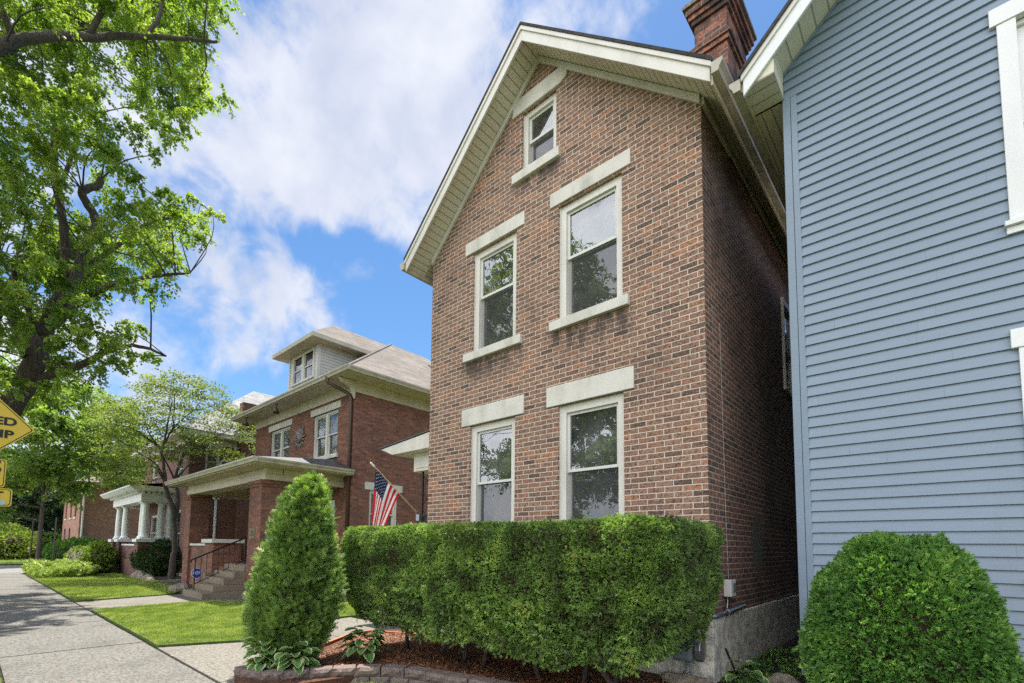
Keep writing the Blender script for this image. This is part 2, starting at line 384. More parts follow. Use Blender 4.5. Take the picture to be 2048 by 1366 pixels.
def plain(name, col, rough=0.5, metal=0.0, var=0.2, scale=12):
    k = Mat(name); n = k.noise(scale, 4, 0.6)
    k.set('Base Color', k.mix(n, tuple(c*(1-var) for c in col), tuple(min(1, c*(1+var)) for c in col))).set('Roughness', rough).set('Metallic', metal)
    k.bump(n, 0.002, 0.3); return k.m

MT = {}
MT['brick_main'] = brick('brown_red_brick', [(0.13,0.072,0.05),(0.26,0.135,0.087),(0.33,0.172,0.11),(0.36,0.195,0.123),(0.31,0.157,0.10),(0.19,0.10,0.068),(0.37,0.20,0.13),(0.32,0.175,0.113),(0.28,0.143,0.093),(0.34,0.175,0.112),(0.23,0.122,0.083),(0.45,0.20,0.105)], (0.70,0.60,0.50), stain=0.42, joint=0.0060, spots=SILLS)
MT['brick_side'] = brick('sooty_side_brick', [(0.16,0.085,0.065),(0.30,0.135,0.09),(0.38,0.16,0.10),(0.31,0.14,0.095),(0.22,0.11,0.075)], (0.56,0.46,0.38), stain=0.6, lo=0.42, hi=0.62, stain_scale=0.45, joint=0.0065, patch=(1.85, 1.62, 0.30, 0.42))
MT['brick_red'] = brick('dark_red_brick', [(0.18,0.075,0.053),(0.27,0.105,0.07),(0.33,0.125,0.08),(0.22,0.085,0.062),(0.38,0.15,0.09)], (0.27,0.18,0.14), stain=0.5, joint=0.004, bumpd=0.004)
MT['brick_dark'] = brick('maroon_brick', [(0.12,0.04,0.036),(0.17,0.055,0.045),(0.21,0.07,0.052)], (0.42,0.32,0.26), stain=0.3, joint=0.004)
MT['brick_pink'] = brick('weathered_orange_brick', [(0.42,0.18,0.13),(0.54,0.24,0.17),(0.48,0.20,0.14),(0.34,0.15,0.12),(0.62,0.30,0.21)], (0.52,0.40,0.32), stain=0.3, w=0.24, h=0.075)
MT['brick_chimney'] = brick('soot_stained_chimney_brick', [(0.24,0.09,0.055),(0.42,0.13,0.07),(0.52,0.17,0.085),(0.18,0.08,0.055)], (0.44,0.36,0.30), stain=0.85, stain_scale=2.6, lo=0.42, hi=0.6, bumpd=0.014)
MT['cream'] = paint('cream_trim_paint', (0.69,0.655,0.595), 0.45, 0.28)
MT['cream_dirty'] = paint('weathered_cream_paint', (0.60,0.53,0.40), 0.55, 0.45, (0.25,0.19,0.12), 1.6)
MT['stone'] = paint('painted_lintel_stone', (0.66,0.63,0.565), 0.75, 0.5, (0.28,0.26,0.21), 3.0)
MT['white'] = paint('white_trim_paint', (0.76,0.76,0.755), 0.42, 0.12)
MT['white_sash'] = paint('white_sash_paint', (0.66,0.66,0.62), 0.4, 0.10)
MT['soffit'] = striped('cream_vinyl_soffit', (0.72,0.66,0.55), 1, 0.11)
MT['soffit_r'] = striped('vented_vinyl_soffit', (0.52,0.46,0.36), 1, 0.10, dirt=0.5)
MT['soffit_bd'] = striped('boarded_soffit', (0.62,0.55,0.42), 0, 0.095, dark=0.55, dirt=0.3)
MT['soffit_blue'] = striped('ribbed_cream_soffit', (0.70,0.65,0.52), 1, 0.15, dark=0.55)
def siding_mat():
    k = Mat('blue_grey_vinyl'); x, y, z = k.sep(k.ob()); row = k.M('FLOOR', k.M('DIVIDE', k.M('SUBTRACT', z, 0.362), 0.1012)); wn = k.white(k.comb(row, 2.0, 5.0))[0]
    u = k.M('DIVIDE', k.M('ADD', x, k.M('MULTIPLY', wn, 3.6)), 3.6); fu = k.M('FRACT', u); pid = k.white(k.comb(k.M('FLOOR', u), row, 1.0))[0]
    seam = k.rng(k.M('MINIMUM', fu, k.M('SUBTRACT', 1.0, fu)), 0.0003, 0.0012, 1, 0)
    base = k.mix(pid, (0.195,0.252,0.322), (0.21,0.267,0.34)); n = k.noise(1.3, 6, 0.65, stretch=(1, 1, 0.4)); g = k.noise(45, 4, 0.7, stretch=(0.25, 1, 1.5))
    c = k.mix(k.rng(n, 0.45, 0.75, 0, 0.28), base, (0.16,0.19,0.225)); c = k.mix(0.16, c, k.mix(g, (0.4,)*3, (1.6,)*3), 'MULTIPLY'); c = k.mix(k.M('MULTIPLY', seam, 0.3), c, (0.08,0.10,0.13))
    k.set('Base Color', c).set('Roughness', 0.5); k.bump(k.M('ADD', k.M('MULTIPLY', k.noise(2.2, 3, 0.5), 2.0), k.M('MULTIPLY', g, 0.25)), 0.004, 0.6); return k.m
MT['siding'] = siding_mat()
MT['siding_white'] = striped('white_lap_siding', (0.66,0.62,0.55), 1, 0.11, dark=0.4)
MT['roof_dark'] = shingle('dark_asphalt_shingle', [(0.04,0.04,0.042),(0.065,0.062,0.06),(0.05,0.05,0.048)])
MT['roof_tan'] = shingle('tan_asphalt_shingle', [(0.145,0.122,0.10),(0.20,0.168,0.14),(0.17,0.142,0.118),(0.12,0.10,0.085)])
MT['roof_grey'] = shingle('grey_asphalt_shingle', [(0.26,0.26,0.25),(0.33,0.33,0.32),(0.22,0.22,0.22)])
MT['roof_pink'] = shingle('faded_brown_shingle', [(0.22,0.185,0.165),(0.28,0.235,0.21),(0.20,0.165,0.15)])
MT['stucco'] = concrete('stucco_foundation', (0.70,0.66,0.56), 0.08, 0.8, 9, (0.2,0.18,0.15), 30, 0.008)
MT['walk'] = concrete('sidewalk_concrete', (0.152,0.143,0.123), 1.0, 0.55, 24, (0.05,0.042,0.035), 26, 0.02)
MT['path'] = concrete('front_walk_concrete', (0.18,0.165,0.137), 1.0, 0.4, 24, (0.06,0.05,0.04), 30, 0.015)
MT['steps'] = concrete('weathered_step_concrete', (0.27,0.215,0.155), 0.4, 0.6, 60)
MT['asphalt'] = concrete('street_asphalt', (0.07,0.07,0.07), 0.4, 0.2)
MT['xstreet'] = concrete('pale_street_paving', (0.18,0.175,0.165), 0.4, 0.2)
MT['iron'] = plain('black_iron', (0.012,0.012,0.013), 0.4, 0.3)
MT['bronze'] = plain('brown_downspout_metal', (0.075,0.045,0.035), 0.38, 0.1)
MT['gutter'] = paint('tan_gutter_metal', (0.50,0.45,0.35), 0.35, 0.5, (0.2,0.16,0.11), 3.0)
MT['gutter_old'] = paint('grimy_gutter_metal', (0.43,0.39,0.30), 0.4, 0.6, (0.12,0.10,0.07), 4.0)
MT['dark_in'] = plain('dim_interior', (0.02,0.02,0.02), 0.9)
MT['blind'] = plain('pale_blind', (0.62,0.63,0.62), 0.5, 0, 0.05)
MT['blind_dim'] = plain('dim_blind', (0.13,0.135,0.13), 0.5, 0, 0.05)
MT['curtain'] = plain('sheer_curtain', (0.30,0.31,0.30), 0.8, 0, 0.3, 5)
MT['glass'] = glass('window_glass'); MT['glass_far'] = glass('far_window_glass', 0.04)
def screen_mat():
    k = Mat('insect_screen'); tr = k.N.new('ShaderNodeBsdfTransparent'); k.set('Base Color', (0.05,0.052,0.052)).set('Roughness', 0.7); ms = k.N.new('ShaderNodeMixShader'); ms.inputs[0].default_value = 0.36
    k.L.new(tr.outputs[0], ms.inputs[1]); k.L.new(k.b.outputs[0], ms.inputs[2]); k.L.new(ms.outputs[0], k.out.inputs[0]); return k.m
MT['screen'] = screen_mat()
MT['lead'] = plain('lead_flashing', (0.10,0.105,0.11), 0.5, 0.4)
MT['sign_yellow'] = plain('yellow_sign_sheeting', (0.78,0.52,0.045), 0.38, 0, 0.04)
MT['sign_black'] = plain('black_sign_ink', (0.02,0.015,0.012), 0.5)
MT['steel'] = plain('galvanised_steel', (0.30,0.31,0.33), 0.35, 0.7)
MT['meter_grey'] = plain('grey_meter_paint', (0.17,0.20,0.22), 0.45, 0.1)
MT['sticker'] = plain('weathered_sticker', (0.45,0.58,0.70), 0.5, 0, 0.7, 60)
MT['rock'] = concrete('field_stone', (0.26,0.22,0.17), 0.3, 0.5, 25)
MT['block'] = concrete('split_face_block', (0.17,0.125,0.108), 0.5, 0.55, 45)
MT['edging'] = plain('orange_timber_edging', (0.42,0.14,0.05), 0.8, 0, 0.3)
MT['wood'] = plain('pale_pole_wood', (0.52,0.38,0.23), 0.5, 0, 0.15)
MT['ornament'] = plain('weathered_ornament_metal', (0.20,0.165,0.15), 0.5, 0.4)
MT['bark'] = None

def bark(name, col, sc=9.0):
    k = Mat(name); n = k.noise(sc, 6, 0.7, stretch=(2.6, 2.6, 0.5), dist=0.4); b = k.noise(1.1, 4, 0.6)
    c = k.ramp(n, [(0.32, tuple(x*0.28 for x in col)), (0.5, col), (0.7, tuple(x*1.7 for x in col))])
    c = k.mix(k.rng(b, 0.45, 0.7, 0, 0.5), c, tuple(x*1.35 for x in col))
    k.set('Base Color', c).set('Roughness', 0.95); k.bump(n, 0.06, 1.0); return k.m
MT['bark'] = bark('furrowed_bark', (0.105,0.080,0.062)); MT['bark_smooth'] = bark('grey_brown_bark', (0.115,0.095,0.085), 16)
MT['bark_bare'] = bark('weathered_bare_wood', (0.22,0.17,0.12), 14)
G = foliage
MT['maple'] = G('silver_maple_leaf', [(0.0,(0.09,0.15,0.04)),(0.4,(0.20,0.29,0.06)),(0.75,(0.34,0.40,0.11)),(1.0,(0.50,0.51,0.17))], 0.52, nscale=0.6)
MT['dogwood'] = G('small_tree_leaf', [(0.0,(0.08,0.11,0.04)),(0.5,(0.18,0.23,0.07)),(0.85,(0.29,0.33,0.11)),(1.0,(0.28,0.18,0.08))], 0.4, nscale=0.8)
MT['backleaf'] = G('background_leaf', [(0.0,(0.08,0.14,0.04)),(0.5,(0.19,0.28,0.07)),(1.0,(0.38,0.45,0.12))], 0.45, nscale=0.5)
MT['darkleaf'] = G('dark_evergreen_leaf', [(0.0,(0.016,0.039,0.016)),(0.5,(0.039,0.078,0.026)),(1.0,(0.091,0.143,0.046))], 0.15, nscale=0.5)
MT['arbor'] = G('arborvitae_scale_leaf', [(0.0,(0.05,0.09,0.03)),(0.35,(0.15,0.24,0.065)),(0.75,(0.32,0.45,0.13)),(0.93,(0.44,0.55,0.19)),(1.0,(0.42,0.27,0.08))], 0.25, nscale=7, nmix=0.45)
MT['yew'] = G('clipped_yew_needle', [(0.0,(0.13,0.09,0.055)),(0.12,(0.07,0.075,0.035)),(0.3,(0.11,0.165,0.05)),(0.6,(0.19,0.31,0.08)),(0.9,(0.38,0.48,0.13)),(0.94,(0.38,0.48,0.13)),(1.0,(0.36,0.17,0.07))], 0.25, nscale=3.2, nmix=0.6)
MT['yew_ball'] = G('round_yew_needle', [(0.0,(0.04,0.10,0.03)),(0.4,(0.10,0.22,0.05)),(0.75,(0.20,0.37,0.08)),(1.0,(0.40,0.52,0.13))], 0.28, nscale=4, nmix=0.4)
MT['grass'] = G('lawn_blade', [(0.0,(0.12,0.19,0.03)),(0.4,(0.24,0.315,0.065)),(0.75,(0.38,0.43,0.115)),(1.0,(0.58,0.55,0.32))], 0.3, nscale=2.6, nmix=0.55)
MT['hosta'] = G('hosta_leaf', [(0.0,(0.06,0.15,0.045)),(0.6,(0.13,0.26,0.075)),(0.8,(0.18,0.31,0.09)),(0.86,(0.55,0.60,0.30)),(1.0,(0.60,0.63,0.36))], 0.3, nscale=1, nmix=0.0)
MT['lime'] = G('lime_shrub_leaf', [(0.0,(0.06,0.11,0.03)),(0.5,(0.17,0.24,0.05)),(1.0,(0.42,0.46,0.14))], 0.35, nscale=1.5)
MT['varieg'] = G('variegated_groundcover_leaf', [(0.0,(0.12,0.20,0.05)),(0.5,(0.30,0.38,0.11)),(1.0,(0.65,0.66,0.40))], 0.3, nscale=1.5)
MT['twig'] = plain('brown_twig', (0.055,0.035,0.02), 0.9)
def ground_mat(name, c1, c2, c3, sc=6, bd=0.02):
    k = Mat(name); a = k.noise(sc, 7, 0.7); b = k.noise(0.5, 5, 0.6); f = k.noise(sc*14, 3, 0.7)
    c = k.mix(k.rng(a, 0.35, 0.65), c1, c2); c = k.mix(k.rng(b, 0.4, 0.7, 0, 0.6), c, c3); c = k.mix(0.5, c, k.mix(f, (0.3,)*3, (1.6,)*3), 'MULTIPLY')
    k.set('Base Color', c).set('Roughness', 1.0); k.bump(k.M('ADD', a, f), bd, 0.8); return k.m
MT['lawn'] = ground_mat('lawn_turf', (0.06,0.10,0.018), (0.10,0.15,0.03), (0.13,0.14,0.05), 7)
MT['mulch'] = ground_mat('brown_mulch', (0.08,0.034,0.018), (0.20,0.085,0.042), (0.15,0.07,0.04), 22, 0.03)
MT['soil'] = ground_mat('dark_soil', (0.02,0.016,0.012), (0.05,0.04,0.028), (0.04,0.04,0.02), 9, 0.03)
MT['chip'] = G('mulch_chip', [(0.0,(0.08,0.035,0.018)),(0.5,(0.25,0.105,0.05)),(1.0,(0.52,0.25,0.12))], 0.0, nmix=0.2)

# ------------------------------------------------------------------ facade tools
def clip(poly, a, b, c):
    """keep a*x+b*y<=c"""
    out = []
    for i in range(len(poly)):
        p, q = poly[i], poly[(i+1) % len(poly)]; dp, dq = a*p[0]+b*p[1]-c, a*q[0]+b*q[1]-c
        if dp <= 0: out.append(p)
        if dp*dq < 0: t = dp/(dp-dq); out.append((p[0]+t*(q[0]-p[0]), p[1]+t*(q[1]-p[1])))
    return out
def wall_sheet(mb, fr, a0, a1, z0, z1, holes=(), cuts=(), reveal=0.12, d=0.0, m=0):
    """wall face with real openings (each with its reveals); cuts = half planes (a,b,c) in (along,z)"""
    A = sorted({a0, a1, *[h[0] for h in holes], *[h[1] for h in holes]}); Z = sorted({z0, z1, *[h[2] for h in holes], *[h[3] for h in holes]})
    def P(a, z, dd=0): return (a, fr[1]+d+dd, z) if fr[0] == 'f' else (fr[1]-d-dd, a, z)
    for i in range(len(A)-1):
        for j in range(len(Z)-1):
            ca, cz = (A[i]+A[i+1])/2, (Z[j]+Z[j+1])/2
            if any(h[0] < ca < h[1] and h[2] < cz < h[3] for h in holes): continue
            poly = [(A[i], Z[j]), (A[i+1], Z[j]), (A[i+1], Z[j+1]), (A[i], Z[j+1])]
            for c in cuts:
                if poly: poly = clip(poly, *c)
            if len(poly) > 2: mb.face([P(*q) for q in poly], m)
    for h0, h1, k0, k1 in holes:
        mb.face([P(h0, k0), P(h0, k1), P(h0, k1, reveal), P(h0, k0, reveal)], m)
        mb.face([P(h1, k0), P(h1, k0, reveal), P(h1, k1, reveal), P(h1, k1)], m)
        mb.face([P(h0, k1), P(h1, k1), P(h1, k1, reveal), P(h0, k1, reveal)], m)
        mb.face([P(h0, k0), P(h0, k0, reveal), P(h1, k0, reveal), P(h1, k0)], m)

def double_hung(par, fr, a0, a1, z0, z1, fw=0.10, meet=None, frame='cream', sash='white_sash', d0=0.05, blind=None, gl='glass', label=None, mull=False, room=0.9):
    """sash window: frame > sashes, panes, blind. a0..z1 = masonry opening"""
    w = MB(); I = (a0+fw, a1-fw, z0+0.03, z1-fw)
    w.fb(fr, a0, I[0], d0, d0+0.10, z0, z1); w.fb(fr, I[1], a1, d0, d0+0.10, z0, z1)
    w.fb(fr, I[0], I[1], d0, d0+0.10, I[3], z1); w.fb(fr, I[0], I[1], d0, d0+0.10, z0, I[2])
    t = 0.012
    w.fb(fr, a0, a0+t*1.6, d0-0.012, d0, z0, z1); w.fb(fr, a1-t*1.6, a1, d0-0.012, d0, z0, z1)
    win = w.build('window', MT[frame], par, label=label)
    cols = [(I[0], I[1])]
    if mull:
        c = (I[0]+I[1])/2; mw = mull if isinstance(mull, float) else 0.07
        m = MB(); m.fb(fr, c-mw, c+mw, d0, d0+0.10, I[2], I[3]); m.build('mullion', MT[frame], win); cols = [(I[0], c-mw), (c+mw, I[1])]
    mz = meet if meet else (I[2]+I[3])/2; s = 0.038; g = MB(); sh = MB()
    for c0, c1 in cols:
        for k, (b, tp, dd) in enumerate(((mz-0.02, I[3], 0.035), (I[2], mz+0.02, 0.075))):
            D0 = d0+dd; rb = s*1.0 if k == 0 else s*1.5
            sh.fb(fr, c0, c0+s, D0, D0+0.035, b, tp); sh.fb(fr, c1-s, c1, D0, D0+0.035, b, tp)
            sh.fb(fr, c0+s, c1-s, D0, D0+0.035, b, b+rb); sh.fb(fr, c0+s, c1-s, D0, D0+0.035, tp-s, tp)
            g.fq(fr, c0+s, c1-s, D0+0.02, b+rb, tp-s)
    sh.build('sash', MT[sash], win); g.build('pane', MT[gl], win)
    if gl == 'glass' and fr[0] == 'f':
        sc = MB(); sc.fq(fr, I[0]+0.02, I[1]-0.02, d0+0.045, I[2]+0.02, mz-0.02); sc.build('insect_screen', MT['screen'], win)
    if blind:
        bm = MB(); top, bot, mat = blind
        if mat == 'curtain':
            for c0, c1 in cols:
                n = 14
                for i in range(n):
                    x0 = c0+(c1-c0)*i/n; x1 = c0+(c1-c0)*(i+1)/n; dd = d0+0.20+0.02*(i % 2); d2 = d0+0.20+0.02*((i+1) % 2)
                    if fr[0] == 'f': bm.face([(x0, fr[1]+dd, bot), (x1, fr[1]+d2, bot), (x1, fr[1]+d2, top), (x0, fr[1]+dd, top)])
                    else: bm.face([(fr[1]-dd, x0, bot), (fr[1]-d2, x1, bot), (fr[1]-d2, x1, top), (fr[1]-dd, x0, top)])
        else:
            z = bot
            while z < top:
                for c0, c1 in cols:
                    if fr[0] == 'f': bm.face([(c0, fr[1]+d0+0.17, z), (c1, fr[1]+d0+0.17, z), (c1, fr[1]+d0+0.178, z+0.0255), (c0, fr[1]+d0+0.178, z+0.0255)])
                    else: bm.face([(fr[1]-d0-0.17, c0, z), (fr[1]-d0-0.17, c1, z), (fr[1]-d0-0.185, c1, z+0.022), (fr[1]-d0-0.185, c0, z+0.022)])
                z += 0.025
        bm.build('blind' if mat != 'curtain' else 'curtain', MT[mat], win)
    r = MB()   # the dim room behind
    D0, D1 = d0+0.24, d0+0.24+room; P = lambda a, dd, z: (a, fr[1]+dd, z) if fr[0] == 'f' else (fr[1]-dd, a, z)
    A0, A1, Z0, Z1 = a0-0.2, a1+0.2, z0-0.1, z1+0.2
    r.face([P(A0,D1,Z0),P(A1,D1,Z0),P(A1,D1,Z1),P(A0,D1,Z1)]); r.face([P(A0,D0,Z0),P(A0,D1,Z0),P(A0,D1,Z1),P(A0,D0,Z1)])
    r.face([P(A1,D0,Z0),P(A1,D1,Z0),P(A1,D1,Z1),P(A1,D0,Z1)]); r.face([P(A0,D0,Z1),P(A1,D0,Z1),P(A1,D1,Z1),P(A0,D1,Z1)]); r.face([P(A0,D0,Z0),P(A1,D0,Z0),P(A1,D1,Z0),P(A0,D1,Z0)])
    r.build('room_recess', MT['dark_in'], win)
    return win
def rake_board(mb, xc, x0, x1, zc, s, y0, y1, dz0, dz1):
    """a board following a gable z=zc-s|x-xc| between x0..x1, offsets dz0..dz1"""
    for xa, xb in ((x0, xc), (xc, x1)):
        za, zb = zc-s*abs(xa-xc), zc-s*abs(xb-xc)
        mb.extrude([(xa, y0, za+dz0), (xb, y0, zb+dz0), (xb, y0, zb+dz1), (xa, y0, za+dz1)], (0, y1-y0, 0))
def gutter_run(mb, x_in, y0, y1, z, side=1, w=0.12, h=0.12):
    """K-style gutter along Y; side=+1 projects to +X"""
    s = side; prof = [(0, 0), (w*0.62*s, 0), (w*0.72*s, h*0.35), (w*s, h*0.72), (w*s, h), (w*0.9*s, h), (w*0.9*s, h*0.8), (w*0.1*s, h*0.25), (w*0.06*s, h)][:]
    prof = [(0, 0), (w*0.62*s, 0), (w*0.72*s, h*0.35), (w*s, h*0.72), (w*s, h), (0, h)]
    mb.extrude([(x_in+a, y0, z+b) for a, b in prof], (0, y1-y0, 0))
def gutter_run_x(mb, y_in, x0, x1, z, side=-1, w=0.12, h=0.12):
    s = side; prof = [(0, 0), (w*0.62*s, 0), (w*0.72*s, h*0.35), (w*s, h*0.72), (w*s, h), (0, h)]
    mb.extrude([(x0, y_in+a, z+b) for a, b in prof], (x1-x0, 0, 0))

# ------------------------------------------------------------------ ground, walks, street
def structure(name, mb, mat, **kw): return mb.build(name, mat, kind='structure', **kw)
structure('ground', MB().face([(-500,-400,-0.10),(400,-400,-0.10),(400,500,-0.10),(-500,500,-0.10)]), MT['lawn'])
def sidewalk():
    m = MB(); xs = [6.0,3.2,0.9,-1.4,-3.2,-5.0,-7.05,-9.15,-10.6,-12.15,-14.45,-16.95,-19.4,-21.9,-24.4,-27,-29.6,-32.0,-34.2]
    for a, b in zip(xs[:-1], xs[1:]):
        t = random.uniform(-0.006, 0.004)
        m.box(b+0.008, a-0.008, 0.38, 1.93, -0.09, t)
    return m
structure('sidewalk', sidewalk(), MT['walk'])
structure('sidewalk_bed', MB().box(-34.2, 6, 0.36, 1.955, -0.095, -0.022), MT['soil'])
# front walk of the gabled house, running back beside the planting bed
def quadslab(pts, z0, z1):
    return MB().extrude([(x, y, z0) for x, y in pts], (0, 0, z1-z0))
def front_walk():
    m = MB()
    for pts in ([(-8.45,1.96),(-5.55,1.96),(-6.4,3.35),(-8.0,3.05)], [(-8.0,3.07),(-6.41,3.37),(-7.0,4.25),(-8.15,4.2)], [(-8.15,4.22),(-7.0,4.27),(-7.0,5.55),(-9.3,5.55),(-9.2,4.7)], [(-7.0,4.6),(-6.2,4.95),(-5.6,5.3),(-7.0,5.3)]):
        m.extrude([(x, y, -0.08) for x, y in pts], (0, 0, 0.085))
    return m
structure('front_walk', front_walk(), MT['path'])
structure('side_walk_path', quadslab([(-16.3,1.96),(-14.05,1.96),(-14.3,4.35),(-13.6,4.9),(-13.6,5.4),(-17.6,5.4),(-16.95,4.3)], -0.08, 0.004), MT['path'])
def lawn_slab(name, pts, top=0.03): return structure(name, quadslab(pts, -0.095, top), MT['lawn'])
LAWNS = {
 'near': [(-14.0,1.98),(-8.52,1.98),(-8.05,3.1),(-8.2,4.2),(-9.35,4.8),(-9.4,7.4),(-13.3,7.4),(-13.5,4.95),(-14.25,4.3)],
 'mid': [(-31.5,1.98),(-16.35,1.98),(-17.0,4.2),(-18.2,4.9),(-22.0,5.2),(-31.5,5.0)],
 'front': [(-4.98,1.98),(3.5,1.98),(3.5,3.3),(-3.3,3.42),(-4.35,3.22),(-4.62,3.0)],
 'verge': [(-18.0,-2.4),(3.5,-2.4),(3.5,0.345),(-18.0,0.345)],
 'vergefar': [(-34.2,-2.4),(-18.0,-2.4),(-18.0,0.345),(-34.2,0.345)],
 'far': [(-64,-2.4),(-46.5,-2.4),(-46.5,14),(-64,14)]}
for k, pts in LAWNS.items(): lawn_slab('lawn', pts)
structure('planting_bed', quadslab([(-5.6,2.0),(-4.95,2.1),(-4.75,3.05),(-4.45,3.32),(-3.3,3.52),(-1.0,3.6),(-1.0,5.42),(-6.64,5.42),(-7.0,4.9),(-6.95,4.2),(-6.3,3.3)], -0.095, 0.10), MT['mulch'])
structure('side_yard', quadslab([(-1.86,5.43),(-0.98,5.43),(-0.98,16),(-1.86,16)], -0.095, 0.11), MT['soil'])
structure('right_bed', quadslab([(-0.99,3.6),(3.5,3.4),(3.5,5.39),(-0.99,5.42)], -0.095, 0.11), MT['soil'])
structure('shrub_bed', quadslab([(-26.0,5.2),(-20,4.9),(-17.75,4.75),(-17.2,5.45),(-17.3,7.9),(-26,8)], -0.095, 0.06), MT['soil'])
structure('cross_street', MB().face([(-46.3,-60,-0.05),(-34.4,-60,-0.05),(-34.4,90,-0.05),(-46.3,90,-0.05)]), MT['xstreet'])
structure('street', MB().face([(-120,-11.5,-0.07),(60,-11.5,-0.07),(60,-2.62,-0.07),(-120,-2.62,-0.07)]), MT['asphalt'])
structure('kerb', MB().box(-34.4, 60, -2.60, -2.42, -0.095, 0.03), MT['walk'], bevel=0.015)

# ------------------------------------------------------------------ the gabled brick house
def main_house():
    Y0 = 5.4; XL, XR, XC = -6.65, -1.86, -4.23; F = ('f', Y0); ZS, S = 8.98, 0.93; YB = 16.0
    h = thing('brick_house', (XC, Y0, 0), 'tall narrow brown brick house with steep cream trimmed gable behind the clipped hedge', 'house')
    cutL, cutR = (-S, 1, ZS-S*XC), (S, 1, ZS+S*XC)
    H = [(-5.61,-4.645,1.20,3.47),(-3.865,-2.865,1.20,3.47),(-5.60,-4.65,4.69,6.40),(-3.87,-2.87,4.69,6.38),(-4.56,-3.91,7.27,8.24)]
    w = MB(); wall_sheet(w, F, XL, XR, 0.78, ZS, H, (cutL, cutR), 0.07)
    w.face([(XL,Y0,0.78),(XL,YB,0.78),(XL,YB,6.73),(XL,Y0,6.73)])
    w.face([(XL,YB,0.78),(XR,YB,0.78),(XR,YB,6.77),(XC,YB,ZS),(XL,YB,6.73)])
    w.build('wall', MT['brick_main'], h)
    R0 = ('r', XR); HR = [(9.05,9.85,4.2,5.8)]
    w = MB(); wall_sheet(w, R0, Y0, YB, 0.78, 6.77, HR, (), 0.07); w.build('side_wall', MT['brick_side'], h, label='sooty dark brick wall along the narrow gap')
    f = MB(); f.box(XL-0.03, XR+0.035, Y0-0.04, YB, -0.09, 0.775); f.build('foundation', MT['stucco'], h, bevel=0.01)
    specs = [('LL',H[0],2.53),('LR',H[1],2.56),('UL',H[2],5.62),('UR',H[3],5.60),('A',H[4],7.76)]
    bl = {'LL':(3.4,2.55,'blind_dim'),'LR':(3.4,1.25,'blind_dim'),'UL':None,'UR':(6.25,5.64,'blind'),'A':None}
    lb = {'LL':'lower left window with dark panes','LR':'lower right window with dark lowered blinds','UL':'upper left window reflecting the street tree','UR':'upper right window with white blinds half down','A':'small attic window under the gable peak'}
    for k, q, mt in specs:
        win = double_hung(h, F, *q, fw=0.105 if k != 'A' else 0.085, meet=mt, blind=bl[k], label=lb[k])
        l = MB(); s = MB()
        if k[0] == 'L': a, b = ((-5.80,-4.47) if k == 'LL' else (-4.055,-2.72)); l.box(a, b, Y0-0.022, Y0+0.06, 3.475, 3.76)
        elif k[0] == 'U':
            a, b = ((-5.775,-4.49) if k == 'UL' else (-4.01,-2.74)); l.box(a, b, Y0-0.022, Y0+0.06, 6.405, 6.62)
            s.box(a+0.02, b-0.03, Y0-0.06, Y0+0.06, 4.55, 4.685)
        else:
            c = [(-4.75,8.245),(-3.83,8.245),(-3.72,8.30),(-3.70,8.41),(-3.76,8.48),(-3.86,8.50),(-4.60,8.50),(-4.71,8.46)]
            l.extrude([(x, Y0-0.03, z) for x, z in c], (0, 0.09, 0)); s.box(-4.72, -3.83, Y0-0.06, Y0+0.06, 7.12, 7.265)
        l.build('lintel', MT['stone'], win, bevel=0.008)
        if s.v: s.build('sill', MT['stone'], win, bevel=0.008)
        if k[0] == 'L': MB().box(q[0]-0.1, q[1]+0.1, Y0-0.06, Y0+0.06, 1.06, 1.195).build('sill', MT['stone'], win, bevel=0.008)
    for q in HR:
        win = double_hung(h, R0, *q, fw=0.09, d0=-0.03, blind=(q[3]-0.1, q[2]+0.8, 'blind_dim'), frame='cream')
    # roof, rakes, soffits
    XEL, XER = XC-2.66, XC+2.62; zt = 0.20
    r = MB()
    for xe, sg in ((XEL-0.03, -1), (XER+0.03, 1)):
        ze = 8.90-S*abs(xe-XC)
        r.extrude([(XC, 4.94, 8.90+zt), (xe, 4.94, ze+zt), (xe, 4.94, ze+zt+0.045), (XC, 4.94, 8.90+zt+0.045)], (0, YB+0.3-4.94, 0))
    r.build('roof', MT['roof_dark'], h)
    b = MB(); rake_board(b, XC, XEL, XER, 8.90, S, 4.97, 5.00, -0.03, 0.195); b.build('fascia', MT['cream'], h, bevel=0.004)
    b = MB(); rake_board(b, XC, XEL-0.02, XER+0.02, 8.90, S, 4.95, 4.968, 0.135, 0.196); b.build('drip_edge', MT['cream'], h)
    b = MB()
    for xe in (XEL, XER):
        ze = 8.965-S*abs(xe-XC); b.face([(XC,5.0,8.965),(xe,5.0,ze),(xe,Y0,ze),(XC,Y0,8.965)])
    b.build('soffit', MT['soffit'], h)
    b = MB(); rake_board(b, XC, XL+0.0, XR+0.0, 8.955, S, Y0-0.045, Y0-0.003, -0.105, 0.0)
    b.build('frieze', MT['cream'], h, bevel=0.005)
    b = MB(); zr = 6.74; zl = 8.965-S*2.62; zm = 8.965-S*2.66
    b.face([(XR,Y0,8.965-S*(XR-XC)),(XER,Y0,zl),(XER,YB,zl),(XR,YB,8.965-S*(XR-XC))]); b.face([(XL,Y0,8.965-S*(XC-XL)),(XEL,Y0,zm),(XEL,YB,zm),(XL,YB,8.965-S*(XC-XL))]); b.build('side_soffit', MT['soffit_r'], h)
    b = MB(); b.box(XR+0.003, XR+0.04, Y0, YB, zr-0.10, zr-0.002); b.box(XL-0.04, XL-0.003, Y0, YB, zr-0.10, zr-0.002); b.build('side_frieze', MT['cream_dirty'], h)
    b = MB(); ze = 8.90-S*2.62
    b.box(XER, XER+0.02, 5.0, YB, ze-0.05, ze+0.17); b.box(XEL-0.02, XEL, 5.0, YB, ze-0.05, ze+0.17)
